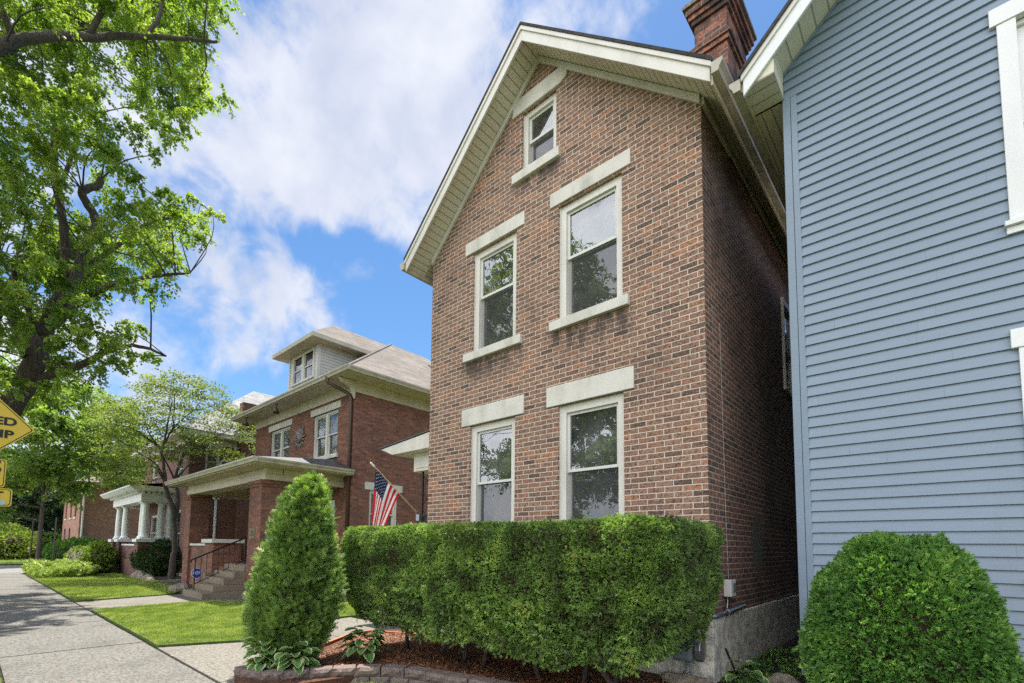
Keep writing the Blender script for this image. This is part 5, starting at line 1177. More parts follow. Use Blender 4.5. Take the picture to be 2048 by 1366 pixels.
# ------------------------------------------------------------------ the big street tree
MAPLE = [[-21.1,0.9,12.6,0.67],[-17.1,2.3,7.0,0.58],[-18.3,3.0,19.3,0.68],[-17.3,0.0,7.3,0.39],[-20.0,0.7,20.7,0.42],[-21.8,2.8,10.7,0.75],[-16.8,1.8,7.3,0.56],[-14.9,-0.3,13.7,0.46],[-17.3,2.9,15.8,0.64],[-17.9,1.4,14.3,0.6],[-20.0,3.6,21.0,0.75],[-15.1,2.5,8.2,0.53],[-15.6,4.3,11.3,0.36],[-20.4,0.1,15.9,0.64],[-13.8,-0.2,7.6,0.36],[-20.1,4.2,18.2,0.77],[-17.5,0.4,12.4,0.55],[-19.1,-0.1,18.8,0.53],[-20.9,2.4,13.8,0.72],[-20.9,4.3,20.8,0.8],[-13.6,1.9,9.3,0.48],[-18.2,2.9,20.8,0.68],[-21.4,2.7,11.2,0.73],[-17.9,0.7,12.2,0.57],[-15.8,0.9,12.4,0.52],[-21.5,1.9,12.4,0.71],[-15.2,3.3,14.5,0.58],[-18.5,4.5,19.1,0.58],[-15.9,3.0,18.1,0.61],[-16.8,1.5,6.7,0.55],[-16.0,4.2,18.2,0.56],[-18.9,1.8,17.5,0.65],[-20.3,0.8,7.9,0.63],[-14.5,3.6,13.8,0.46],[-20.6,1.5,8.4,0.66],[-20.4,1.9,15.3,0.69],[-20.8,1.0,9.1,0.65],[-20.3,4.8,24.9,0.75],[-15.7,3.3,17.2,0.61],[-15.4,2.5,13.6,0.56],[-14.8,2.3,6.6,0.52],[-15.5,4.1,19.7,0.63],[-20.8,0.2,5.2,0.36],[-20.1,1.7,10.8,0.66],[-17.7,0.9,17.3,0.59],[-14.1,3.0,12.5,0.48],[-16.7,4.4,11.1,0.41],[-18.7,3.9,15.3,0.38],[-20.5,2.5,7.2,0.57],[-17.8,0.4,6.9,0.54],[-17.9,2.4,19.2,0.65],[-14.2,3.1,17.6,0.51],[-19.6,0.2,8.3,0.59],[-17.2,-0.4,12.9,0.37],[-20.5,1.0,11.1,0.65],[-19.8,-0.1,12.1,0.59],[-14.7,1.6,7.2,0.49],[-18.4,-0.1,17.3,0.58],[-18.0,0.6,16.1,0.58],[-20.7,1.0,9.9,0.65],[-16.7,1.1,8.3,0.54],[-15.6,0.2,11.8,0.49],[-20.9,4.7,23.2,0.82],[-17.2,2.2,10.5,0.59],[-17.1,1.2,12.3,0.56],[-17.1,-0.1,13.7,0.53],[-21.4,0.4,5.9,0.64],[-16.1,1.1,8.4,0.52],[-14.3,2.9,10.4,0.36],[-19.4,2.7,19.3,0.7],[-21.8,0.9,6.9,0.67],[-18.2,0.0,13.8,0.56],[-18.4,3.1,12.3,0.54],[-19.0,4.5,13.6,0.38],[-20.4,1.4,17.5,0.68],[-15.1,-0.3,9.4,0.36],[-19.9,0.2,17.3,0.63],[-16.5,2.4,17.3,0.6],[-17.2,0.5,10.6,0.54],[-16.7,0.3,14.1,0.53],[-21.9,3.0,12.2,0.76],[-19.4,5.4,22.8,0.58],[-17.5,0.3,17.3,0.57],[-14.0,-0.3,14.0,0.38],[-16.7,0.2,15.3,0.53],[-17.5,2.7,17.1,0.64],[-18.4,0.2,15.9,0.58],[-13.9,0.2,9.2,0.43],[-20.6,2.2,10.2,0.69],[-15.8,0.4,8.6,0.49],[-19.8,0.1,9.4,0.6],[-14.6,-0.6,13.7,0.36],[-17.8,-0.7,16.8,0.36],[-15.8,4.7,20.9,0.37],[-15.7,-0.0,11.3,0.48],[-18.3,0.6,8.1,0.57],[-13.6,0.3,6.7,0.42],[-14.2,0.0,8.4,0.43],[-15.1,0.0,7.8,0.43],[-17.7,-0.6,15.5,0.36],[-19.4,4.9,12.9,0.71],[-16.9,2.1,16.8,0.6],[-13.7,3.4,16.4,0.55],[-17.0,4.7,21.0,0.63],[-21.4,1.1,7.9,0.67],[-18.0,5.1,17.2,0.42],[-19.8,1.8,20.1,0.68],[-17.6,1.8,19.0,0.62],[-22.0,4.2,13.7,0.81],[-15.4,0.1,7.2,0.47],[-19.8,1.7,9.1,0.65],[-14.1,0.8,10.6,0.46],[-16.5,0.1,13.0,0.52],[-13.9,1.3,11.8,0.47],[-19.7,1.1,7.9,0.62],[-17.2,1.9,10.0,0.58],[-19.2,0.5,18.0,0.62],[-13.6,0.5,12.9,0.44],[-14.9,1.8,15.1,0.53],[-16.1,2.3,12.9,0.57],[-17.1,-0.3,9.5,0.36],[-21.6,1.0,6.4,0.59],[-16.9,-0.1,14.0,0.53],[-18.9,0.4,16.6,0.61],[-19.7,0.9,12.9,0.63],[-16.9,0.5,5.5,0.52],[-19.6,-0.4,16.5,0.54],[-20.6,0.7,15.5,0.66],[-16.4,-0.0,9.7,0.5],[-20.9,3.3,7.7,0.36],[-20.5,1.4,18.4,0.69],[-17.3,1.2,14.5,0.58],[-19.5,-0.4,11.1,0.36],[-20.1,3.7,22.0,0.76],[-15.8,-0.4,15.6,0.36],[-21.9,4.1,12.5,0.8],[-20.5,3.3,23.9,0.42],[-18.5,3.9,19.3,0.71],[-21.5,3.7,12.7,0.77],[-19.6,2.9,18.1,0.71],[-18.1,1.9,17.7,0.63],[-14.3,3.3,10.0,0.54],[-15.6,1.1,16.5,0.53],[-17.4,1.6,15.5,0.6],[-15.0,2.4,10.8,0.36],[-17.1,0.9,11.1,0.55],[-16.0,2.2,8.8,0.56],[-17.6,3.7,19.3,0.68],[-17.0,1.0,15.2,0.57],[-21.4,1.3,9.1,0.68],[-16.6,0.1,10.5,0.51],[-20.7,1.3,6.2,0.36],[-15.8,2.3,18.5,0.36],[-17.7,3.8,17.6,0.68],[-13.9,0.3,11.0,0.44],[-20.0,0.9,11.4,0.64],[-20.6,1.3,6.9,0.65],[-19.3,0.4,16.4,0.62],[-14.3,2.8,7.8,0.36],[-19.4,1.7,18.2,0.67],[-19.7,0.2,10.7,0.6],[-15.1,1.3,15.2,0.52],[-20.8,1.2,15.5,0.68],[-20.2,0.7,19.8,0.66],[-20.1,1.1,6.4,0.52],[-17.3,-0.4,14.0,0.44],[-13.9,-0.0,9.7,0.43],[-19.1,2.9,18.0,0.7],[-16.0,0.9,15.2,0.53],[-13.6,1.0,11.0,0.45],[-14.1,0.2,4.9,0.4],[-17.4,1.8,13.6,0.6],[-20.6,3.3,17.2,0.75],[-18.5,3.4,14.2,0.39],[-19.7,2.7,13.9,0.69],[-15.7,0.6,6.7,0.49],[-18.8,2.3,14.0,0.65],[-15.6,-0.1,6.3,0.36],[-21.7,1.4,11.7,0.7],[-20.4,3.8,23.7,0.78],[-17.3,3.5,15.3,0.65],[-16.6,0.5,9.8,0.52],[-19.1,3.3,19.1,0.71],[-19.9,3.9,13.0,0.73],[-13.6,0.1,5.5,0.4],[-19.3,-0.3,12.8,0.4],[-16.7,3.5,11.7,0.61],[-20.6,2.1,12.0,0.69],[-20.5,4.3,23.5,0.79],[-15.0,0.0,4.2,0.36],[-19.7,3.9,18.5,0.75],[-20.6,2.9,22.9,0.75],[-15.4,0.7,15.9,0.51],[-19.7,3.9,7.9,0.36],[-21.3,3.2,12.4,0.75],[-20.7,1.9,10.1,0.68],[-16.9,-0.3,10.7,0.36],[-17.0,-0.5,13.6,0.36],[-16.8,0.6,13.4,0.54],[-15.3,2.1,6.1,0.43],[-17.3,0.6,8.5,0.54],[-15.9,1.1,5.3,0.36],[-14.1,1.2,5.1,0.36],[-18.8,4.2,19.1,0.73],[-16.3,1.7,12.1,0.56],[-18.5,-0.3,14.5,0.56],[-21.0,2.3,11.2,0.71],[-15.1,1.0,12.6,0.5],[-20.8,3.2,18.4,0.76],[-16.1,3.3,9.8,0.5],[-19.9,1.9,7.2,0.65],[-15.4,1.4,17.2,0.36],[-18.9,2.7,11.8,0.66],[-16.2,1.3,7.3,0.52],[-17.8,-0.5,13.3,0.36],[-20.3,1.5,11.1,0.66],[-20.8,0.9,5.7,0.36],[-20.5,4.7,20.1,0.71],[-17.1,1.1,18.5,0.36],[-15.5,1.0,15.5,0.52],[-20.8,1.2,10.1,0.67],[-19.0,0.0,5.9,0.36],[-17.3,-0.1,11.4,0.53],[-21.8,1.2,11.2,0.7],[-14.9,2.4,9.5,0.53],[-19.9,2.1,21.9,0.59],[-21.8,1.8,11.2,0.72],[-15.6,0.2,16.1,0.36],[-18.8,3.2,17.9,0.69],[-17.1,3.8,10.2,0.36],[-17.0,2.9,7.8,0.41],[-17.7,2.0,18.1,0.63],[-13.7,1.1,15.4,0.36],[-13.9,2.6,11.8,0.51],[-18.8,3.8,18.2,0.72],[-18.1,-0.3,12.8,0.4],[-17.3,2.0,8.6,0.58],[-14.2,1.3,6.1,0.47],[-18.3,4.5,20.1,0.73],[-20.2,3.3,11.5,0.72],[-14.3,1.7,10.7,0.49],[-17.5,-0.0,6.4,0.36],[-20.5,0.7,14.3,0.65],[-17.0,4.0,16.2,0.58],[-20.9,4.1,21.8,0.8],[-17.0,0.7,14.9,0.56],[-21.0,2.1,11.4,0.7],[-15.5,1.9,17.0,0.55],[-13.6,1.5,15.3,0.48],[-18.1,0.4,18.7,0.36],[-20.7,1.1,7.3,0.65],[-19.6,4.2,12.1,0.57],[-14.2,0.6,7.7,0.45],[-18.4,3.7,10.2,0.67],[-16.4,-0.4,15.6,0.5],[-16.7,3.0,11.0,0.61],[-16.7,3.2,16.9,0.63],[-14.5,2.3,15.9,0.54],[-20.1,1.4,7.1,0.64],[-19.3,1.7,16.2,0.65],[-15.8,2.8,6.5,0.36],[-20.0,4.7,17.9,0.5]]
def big_maple():
    base = (-19.6, -1.35, 0); o = thing('maple_tree', base, 'huge street maple with leaning furrowed trunk filling the upper left', 'tree')
    X = -18.5
    limbs = [([(-19.7,-1.45,-0.1),(-19.6,-1.2,0.8),(-19.3,-0.5,2.4),(-19.0,0.1,4.0),(-18.7,0.62,5.3),(-18.5,0.95,6.4),(-18.5,1.05,7.2)], 0.36, 0.23),
      ([(-18.5,1.02,7.0),(-18.6,1.22,8.0),(-18.8,1.5,9.2),(-18.9,1.45,10.2),(-19.0,1.28,11.4),(-19.0,1.05,12.8),(-18.8,1.0,14.5),(-18.6,1.2,17)], 0.20, 0.05),
      ([(-18.5,1.0,7.3),(-18.2,1.55,8.7),(-18.4,1.85,10.4),(-18.4,2.05,11.1),(-18.4,1.75,11.6),(-18.4,1.68,11.9),(-18.5,2.0,12.3),(-18.5,2.06,12.55)], 0.15, 0.09),
      ([(-18.7,1.5,9.3),(-18.4,2.4,10.4),(-18.0,3.3,11.6),(-17.8,4.3,12.2),(-17.6,5.0,12.6)], 0.09, 0.02),
      ([(-18.5,1.0,6.0),(-18.0,1.8,6.5),(-17.4,2.4,7.0),(-17.0,3.0,7.2),(-16.6,3.6,7.0)], 0.13, 0.03),
      ([(-18.6,1.1,7.4),(-17.6,2.0,8.6),(-16.8,3.0,9.2),(-16.3,4.0,9.6)], 0.12, 0.03),
      ([(-18.8,0.3,4.6),(-17.6,-1.0,7.5),(-16.4,-1.3,10.2),(-15.5,-0.61,12.0),(-15.5,-0.19,12.8),(-15.5,0.26,13.42),(-15.5,1.49,14.5),(-15.5,2.51,15.35),(-15.4,3.43,16.0),(-15.3,4.05,16.35)], 0.24, 0.035),
      ([(-15.5,1.3,14.4),(-15.2,1.6,15.8),(-15.0,1.4,17.4)], 0.08, 0.02), ([(-15.5,2.4,15.2),(-15.8,2.8,16.8),(-15.6,2.7,18.5)], 0.07, 0.02), ([(-15.5,0.0,13.2),(-15.0,-0.8,14.6),(-14.6,-1.6,16)], 0.09, 0.02),
      ([(-19.0,0.1,4.2),(-20.5,-1.8,7),(-21.5,-3.5,9.5),(-21.8,-4.8,12)], 0.22, 0.05), ([(-18.9,0.1,4.4),(-19.8,0.0,7),(-21,0.6,10),(-21.6,1.3,13),(-21.5,1.8,16)], 0.2, 0.05),
      ([(-17.2,-1.2,8.5),(-15.8,-2.6,10.5),(-14.6,-3.6,12.5)], 0.12, 0.03), ([(-18.4,0.8,6.6),(-18.9,0.2,8.2),(-18.4,-0.9,9.4),(-17.8,-1.8,9.8)], 0.12, 0.03), ([(-18.5,1.05,7.3),(-17.5,0.5,8.1),(-16.4,0.3,8.3),(-15.6,0.1,8.0)], 0.09, 0.02)]
    m = MB(); nodes = wood(m, limbs, 12, 0.012)
    tr = m.build('trunk', MT['bark'], o, smooth=True)
    extra = []
    for _ in range(120):       # the part of the crown over the street, left of the photograph's frame
        extra.append([rng.uniform(-24, -13.2), rng.uniform(-7.0, -1.2), rng.uniform(7.0, 18.5), rng.uniform(0.6, 1.0)])
    extra = [e for e in extra if ((e[0]+18.5)/6.5)**2+((e[1]+0.5)/6.8)**2+((e[2]-12)/7.5)**2 < 1]
    cl = MAPLE+extra
    br = MB(); attach(br, nodes, cl, 0.02, 5, 2.4, 1, 0.3); br.build('branches', MT['bark_smooth'], o, smooth=True)
    # dead twigs near the fork
    m = MB()
    for k in range(16):
        a = Vector((-18.3, 1.3+rng.uniform(-.1,.3), 7.9+rng.uniform(-0.4,2.4))); d = Vector(unit(rng.normal(size=3)))*rng.uniform(0.5,1.1); m.tube([a, a+d*0.5+Vector((0,0,-0.1)), a+d+Vector((0,0,-0.4))], [0.014,0.009,0.004], 4)
    m.build('dead_twigs', MT['bark_bare'], o)
    V, F, t = spray_leaves([[*c[:3], c[3]*0.9] for c in MAPLE], 900, 0.088, 0.46, 0.6, 20, 1.0, 3, 0.2)
    cloud_mesh('crown', V, F, MT['maple'], o, tint=t)
    V, F, t = spray_leaves(extra, 220, 0.20, 0.5, 0.6, 18, 1.0, 2)
    cloud_mesh('outer_crown', V, F, MT['maple'], o, tint=t)
big_maple()

# ------------------------------------------------------------------ small spreading tree
DOG = [[-25.4,6.9,5.6],[-25.9,9.3,6.1],[-26.0,3.5,6.5],[-23.3,3.5,6.0],[-22.4,5.6,5.8],[-25.9,4.4,7.5],[-22.3,5.9,7.9],[-25.7,4.6,4.2],[-23.1,5.8,5.5],[-26.1,9.3,6.4],[-22.9,4.6,7.5],[-23.5,6.6,7.3],[-23.5,7.5,6.8],[-22.5,5.3,5.2],[-23.7,3.2,4.7],[-25.3,5.2,6.4],[-25.4,3.9,5.2],[-25.9,5.2,6.1],[-23.5,5.8,7.2],[-26.2,4.2,5.6],[-23.9,8.8,6.8],[-25.5,4.5,6.0],[-22.5,5.1,6.4],[-25.4,9.1,6.6],[-23.4,3.8,4.5],[-25.1,5.7,6.7],[-23.9,5.5,7.3],[-26.2,4.1,7.0],[-25.3,5.3,5.2],[-25.3,7.3,6.1],[-23.4,4.9,5.3],[-25.0,5.9,5.3],[-22.3,6.2,5.9],[-24.9,6.1,7.9],[-26.1,8.8,6.3],[-25.6,6.2,8.4],[-25.0,8.9,7.3],[-23.0,6.8,5.4],[-24.9,7.7,6.5],[-25.3,5.6,6.0],[-24.8,4.3,5.4],[-23.0,3.5,6.6],[-22.3,4.0,4.2],[-23.9,5.1,7.3],[-24.7,5.0,8.6],[-23.6,3.5,5.7],[-25.5,8.1,7.6],[-24.5,3.9,5.7],[-25.8,6.8,7.7],[-22.8,5.8,5.7],[-23.2,4.8,6.4],[-23.3,8.1,6.3],[-22.8,4.3,6.1],[-23.4,6.3,6.7],[-23.3,7.2,7.8],[-23.4,3.9,3.9],[-24.4,7.4,7.8],[-24.4,4.8,7.2],[-25.2,5.7,7.3],[-23.3,5.9,8.5],[-22.4,7.6,6.3],[-23.8,8.2,7.5],[-22.6,4.4,4.5],[-23.6,5.9,6.4],[-25.4,4.5,4.9],[-22.5,8.4,5.7],[-23.4,6.7,8.3],[-25.9,7.0,6.9],[-23.3,4.3,5.8],[-22.8,6.9,6.4],[-25.2,4.4,7.0],[-24.9,6.8,8.9],[-23.6,7.9,6.9],[-22.8,6.4,7.6],[-25.4,8.3,6.4],[-22.4,4.7,7.7],[-22.9,5.2,7.9],[-23.4,3.7,7.0],[-25.1,4.8,5.6],[-26.1,3.7,6.8],[-23.9,3.9,6.0],[-23.5,5.7,8.3],[-22.8,7.3,7.4],[-22.5,3.2,4.9],[-24.0,6.3,7.8],[-22.7,7.4,5.5],[-26.0,7.5,7.4],[-23.9,3.6,4.7],[-24.2,3.3,5.7],[-23.0,5.3,8.3],[-24.2,4.7,6.8],[-26.1,7.5,7.7],[-24.6,3.5,6.7],[-22.6,4.2,5.0],[-26.0,7.9,6.3],[-22.3,5.5,6.6],[-25.8,5.7,6.6],[-23.0,6.0,7.8],[-24.2,4.5,8.0],[-22.4,6.2,5.7],[-23.9,3.9,4.8],[-23.4,4.0,6.3],[-24.6,5.1,6.5],[-22.8,5.7,5.2],[-25.9,4.9,8.2],[-23.1,5.2,7.8],[-25.8,6.1,6.6],[-25.6,5.7,5.3],[-25.6,3.8,5.7],[-25.4,4.3,4.3],[-24.3,5.3,7.8],[-24.1,3.5,4.1],[-25.7,4.8,7.3],[-23.9,3.7,6.4],[-25.4,7.4,6.4],[-23.9,8.4,5.4],[-25.0,4.9,7.6],[-24.4,7.4,8.4],[-22.7,7.4,7.2],[-23.5,7.9,5.4]]
def small_tree():
    o = thing('small_tree', (-23.6, 5.75, 0), 'small spreading tree with forked trunk and thin layered leaves between the two brick houses', 'tree'); Q = lambda L: [(-23.6+dx, y, z) for dx, y, z in L]
    limbs = [([(-23.6,5.8,-0.1),(-23.6,5.8,0.8),(-23.6,5.85,1.46),(-23.6,5.76,2.5),(-23.6,5.57,3.32),(-23.6,5.36,3.92)], 0.14, 0.085),
        ([(-23.6,5.36,3.92),(-23.6,5.29,4.74),(-23.6,5.2,5.35),(-23.6,5.5,6.25),(-23.6,6.19,7.21)], 0.08, 0.02),
        ([(-23.6,5.2,5.35),(-23.6,4.74,5.9),(-23.6,4.55,6.48)], 0.04, 0.012),
        ([(-23.6,5.76,2.5),(-23.6,5.87,3.34),(-23.6,5.7,4.17)], 0.09, 0.07),
        ([(-23.6,5.7,4.17),(-23.6,5.92,5.15),(-23.6,6.54,5.79),(-23.6,7.74,6.72)], 0.065, 0.015),
        ([(-23.6,5.7,4.17),(-23.6,6.21,4.87),(-23.6,6.96,5.19),(-23.6,7.95,5.79)], 0.045, 0.012),
        ([(-23.6,5.7,4.17),(-23.6,5.41,4.76),(-23.6,5.12,5.24)], 0.05, 0.02),
        ([(-23.6,5.36,3.92),(-23.6,5.06,4.71),(-23.6,4.37,5.12),(-23.6,3.79,5.53)], 0.045, 0.012),
        ([(-23.6,5.36,3.92),(-23.6,4.98,4.6),(-23.6,4.33,4.51),(-23.6,3.5,3.92)], 0.045, 0.012),
        ([(-23.6,5.2,5.35),(-23.6,5.32,6.42),(-23.6,5.44,7.51)], 0.05, 0.02),
        ([(-23.6,6.19,7.21),(-23.6,7.04,7.66)], 0.03, 0.015),
        ([(-23.6,5.2,5.35),(-23.6,4.24,6.01),(-23.6,3.68,6.1)], 0.05, 0.02),
        ([(-23.6,5.5,6.25),(-23.6,5.51,7.74)], 0.04, 0.015),
        ]
    m = MB(); nodes = wood(m, limbs, 8, 0.015); m.build('trunk', MT['bark_smooth'], o, smooth=True)
    cl = [[x, y, z, rng.uniform(0.42, 0.7)] for x, y, z in DOG]
    br = MB(); attach(br, nodes, cl, 0.032, 5, 3.0, 2); br.build('branches', MT['bark_smooth'], o, smooth=True)
    V, F, t = spray_leaves(cl, 300, 0.095, 0.6, 0.12, 14, 0.28, 1, 0.5)
    cloud_mesh('crown', V, F, MT['dogwood'], o, tint=t)
small_tree()

# ------------------------------------------------------------------ background trees
def back_tree(name, base, h, rad, zc, rz, n, label, mat='backleaf', leaf=0.22, per=260, trunk_r=0.3, droop=0.4, seed=1, lean=(0, 0), cat='tree', group=None, bark_='bark'):
    o = thing(name, (base[0], base[1], 0), label, cat, group); rg = np.random.default_rng(seed); m = MB(); bx, by = base; tx, ty = bx+lean[0], by+lean[1]
    limbs = [([(bx,by,-0.1),((bx*2+tx)/3,(by*2+ty)/3,zc*0.45),(tx,ty,zc),(tx,ty,zc+rz*0.7)], trunk_r, trunk_r*0.15)]
    for k in range(7):
        a = k*2.4+rg.uniform(0, 1); z0 = zc*0.55+k*rz*0.12; L = rad*rg.uniform(0.6, 0.9); limbs.append(([(tx-(tx-bx)*0.3,ty-(ty-by)*0.3,z0),(tx+L*0.5*math.cos(a),ty+L*0.5*math.sin(a),z0+L*0.4),(tx+L*math.cos(a),ty+L*math.sin(a),z0+L*0.7)], trunk_r*0.4, trunk_r*0.06))
    nodes = wood(m, limbs, 7); m.build('trunk', MT[bark_], o, smooth=True); cl = []
    while len(cl) < n:
        p = rg.uniform(-1, 1, 3); q = np.linalg.norm(p)
        if q > 1 or q < 0.35: continue
        k = 1+0.22*math.sin(4*p[0]+seed)+0.18*math.sin(5*p[1]+2*seed); cl.append([tx+p[0]*rad*k, ty+p[1]*rad*k, zc+p[2]*rz*k, rg.uniform(0.7, 1.15)*rad*0.24])
    br = MB(); attach(br, nodes, cl, 0.05, 4, rad, 1); br.build('branches', MT[bark_], o)
    V, F, t = spray_leaves(cl, per, leaf, 0.5, droop, 16, 0.9, 1); cloud_mesh('crown', V, F, MT[mat], o, tint=t)
back_tree('street_tree', (-45.9, 3.4), 12, 4.6, 8.6, 4.2, 70, 'bright green tree across the side street, behind the yellow sign', leaf=0.26, per=300, seed=2, trunk_r=0.17)
back_tree('street_tree', (-47.6, 8.0), 13, 4.2, 8.8, 3.6, 50, 'pale green loose tree rising behind the spreading small tree', leaf=0.26, per=240, seed=5)
back_tree('shade_tree', (-66.5, 6.2), 12, 4.6, 6.2, 4.6, 60, 'dark green tree with low boughs beside the orange brick house', 'darkleaf', 0.30, 300, seed=3)
back_tree('evergreen_tree', (-74, 0.6), 11, 5.0, 5.0, 4.8, 60, 'dark evergreen tree at the far left under the yellow sign', 'darkleaf', 0.32, 300, seed=4)
back_tree('far_tree', (-98, 4), 14, 8, 7, 6.5, 60, 'distant tree closing the end of the street at the far left', 'darkleaf', 0.55, 260, seed=6)
back_tree('far_tree', (-96, 18), 15, 8, 8, 7, 60, 'distant tree rising behind the orange brick house', 'backleaf', 0.5, 260, seed=7)
back_tree('far_tree', (-100, -12), 14, 8, 7, 6.5, 50, 'distant tree beyond the street, left of the others', 'backleaf', 0.5, 220, seed=8)
# trees and a house across the street (seen mirrored in the window panes)
back_tree('opposite_tree', (-13, -15.5), 12, 5.5, 7.5, 4.8, 60, 'broad tree on the opposite side of the street, mirrored in the lower windows', leaf=0.26, per=240, seed=11)
back_tree('opposite_tree', (-22, -17.5), 24, 6.5, 14.5, 8.5, 90, 'taller tree across the street opposite the porch house', leaf=0.28, per=220, seed=12)
back_tree('opposite_tree', (-3, -17), 12, 4.8, 7.0, 4.6, 50, 'round tree across the street opposite the gabled house', leaf=0.26, per=220, seed=13)

# ------------------------------------------------------------------ clipped shrubs
def sprigs(P, N, L, k=5, wid=0.35, spread=0.7, up=0.25):
    """each sprig: k narrow leaflets fanning from P about direction N"""
    n = len(P); ax = unit(N+rng.normal(size=(n, 3))*0.55+np.array([0, 0, up])); out = []; t = []; tt = np.clip(rng.normal(0.48, 0.26, n), 0, 1)
    a = unit(np.cross(ax, rng.normal(size=(n, 3)))); b = np.cross(ax, a); Ls = L*rng.uniform(0.6, 1.3, n)
    for q in range(k):
        th = 2*math.pi*q/k; off = a*math.cos(th)+b*math.sin(th); s = 0.0 if q == 0 else spread
        d = unit(ax+off*s*rng.uniform(0.6, 1.3, (n, 1))); st = P+ax*(Ls*(0.0 if q < k/2 else 0.35))[:, None]
        V, F = leaves(st, d, unit(np.cross(d, off)+0.3*runit(n)), Ls*(1.0 if q == 0 else 0.75), Ls*wid*(1 if q == 0 else 0.8)); out.append((V, F)); t.append(np.clip(tt+rng.normal(0, 0.07, n), 0, 1))
    V, F = merge(out); return V, F, np.concatenate(t)
def lumpy(P, amp, sc, seed=0):
    return amp*(np.sin(P[:, 0]*sc+seed)*np.cos(P[:, 2]*sc*1.3+seed*2)+0.6*np.sin(P[:, 1]*sc*1.7+P[:, 2]*sc*0.8+seed*3)+0.5*np.sin(P[:, 0]*sc*2.9+P[:, 2]*sc*2.3))
def pocket(P):
    x, y, z = P.T
    return np.sin(9*x+6*z+1)*np.sin(11*z-7*x+2*y)+0.7*np.sin(17*x-13*z+5*y)*np.sin(19*z+15*x)+0.5*np.sin(29*x+31*z)*np.sin(27*z-33*x+9*y)
def hedge():
    o = thing('hedge', (-3.8, 4.1, 0.1), 'long clipped yew hedge with flat top in front of the brown brick house', 'hedge')
    x0, x1, y0, y1, zt = -6.13, -1.53, 3.40, 4.95, 1.74; cx, cy = (x0+x1)/2, (y0+y1)/2; hx, hy = (x1-x0)/2, (y1-y0)/2
    def surf(n):
        out_P, out_N = [], []
        # superellipse plan outline, profile over height: undercut at the base, rounded top edge
        s = rng.uniform(0, 1, n); peri = np.array([2*hx, 2*hy, 2*hx, 2*hy]); c = np.cumsum(peri)/peri.sum(); side = np.searchsorted(c, s); u = rng.uniform(-1, 1, n)
        wts = rng.uniform(0, 1, n)
        px = np.where(side == 0, u*hx, np.where(side == 1, hx, np.where(side == 2, u*hx, -hx))); py = np.where(side == 0, -hy, np.where(side == 1, u*hy, np.where(side == 2, hy, u*hy)))
        nx = np.where(side == 1, 1, np.where(side == 3, -1, 0.0)); ny = np.where(side == 0, -1, np.where(side == 2, 1, 0.0))
        rc = 0.30; ax_, ay_ = np.maximum(np.abs(px)-(hx-rc), 0), np.maximum(np.abs(py)-(hy-rc), 0)
        corner = (ax_ > 0) & (ay_ > 0); dd = np.sqrt(ax_**2+ay_**2); f = np.where(corner & (dd > rc), rc/np.maximum(dd, 1e-6), 1)
        px2 = np.where(corner, np.sign(px)*(hx-rc+ax_*f), px); py2 = np.where(corner, np.sign(py)*(hy-rc+ay_*f), py)
        nx = np.where(corner, np.sign(px)*ax_*f/rc, nx); ny = np.where(corner, np.sign(py)*ay_*f/rc, ny)
        e1 = np.clip((px-hx+0.55)/0.55, 0, 1); e0 = np.clip((-px-hx+0.7)/0.7, 0, 1); zb = 0.46+0.035*np.sin(px*4.1+0.6)+0.02*np.sin(px*9.3)+0.19*e1**1.3+0.20*e0**1.4+np.where(side == 1, 0.22*np.clip((py+hy)/(2*hy), 0, 1), 0.0); z = zb+(zt-zb)*rng.uniform(0, 1, n)**0.9
        h = (z-zb)/(zt-zb); inset = np.where(nx > 0.3, 0.12, 0.24)*np.clip(1-h/0.42, 0, 1)**1.6+0.09*np.clip((h-0.92)/0.08, 0, 1)**2
        nz = -0.5*np.clip(1-h/0.42, 0, 1)+0.9*np.clip((h-0.92)/0.08, 0, 1)
        N = unit(np.stack([nx, ny, nz], 1)); P = np.stack([cx+px2-nx*inset, cy+py2-ny*inset, z], 1); P += N*(lumpy(P, 0.020, 2.6)+pocket(P)*0.02)[:, None]
        return P, N
    P, N = surf(52000)
    m = 15000; Pt = np.stack([rng.uniform(x0+0.10, x1-0.10, m), rng.uniform(y0+0.08, y1-0.08, m), np.full(m, zt-0.015)], 1); Pt[:, 2] += lumpy(Pt, 0.010, 3); Nt = np.tile([0, 0, 1.0], (m, 1))
    Pb, Nb = surf(14000); Pb = Pb-Nb*rng.uniform(0.03, 0.16, (len(Pb), 1))
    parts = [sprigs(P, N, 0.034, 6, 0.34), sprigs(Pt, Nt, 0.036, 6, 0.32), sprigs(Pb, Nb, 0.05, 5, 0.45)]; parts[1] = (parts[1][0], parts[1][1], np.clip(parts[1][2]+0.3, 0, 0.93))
    # coarser fresh growth towards the lower right, as on the real hedge
    Pl, Nl = surf(14000); sel = (Pl[:, 2] < 1.05) & (Pl[:, 1] < 3.9) & (Pl[:, 0] > -4.4+rng.uniform(-1.2, 1.2, len(Pl))); Pl, Nl = Pl[sel], Nl[sel]; parts.append(sprigs(Pl+Nl*0.02, Nl, 0.058, 7, 0.27, 0.8, 0.0)); parts[-1] = (parts[-1][0], parts[-1][1], np.clip(parts[-1][2]+0.22, 0, 0.93))
    # loose inner foliage that closes the underside
    mi = 9000; Pi = np.stack([rng.uniform(x0+0.35, x1-0.3, mi), cy+rng.normal(size=mi)*0.30, rng.uniform(0.52, 0.95, mi)], 1); parts.append(sprigs(Pi, runit(mi), 0.045, 5, 0.4)); parts[-1] = (parts[-1][0], parts[-1][1], parts[-1][2]*0.5)
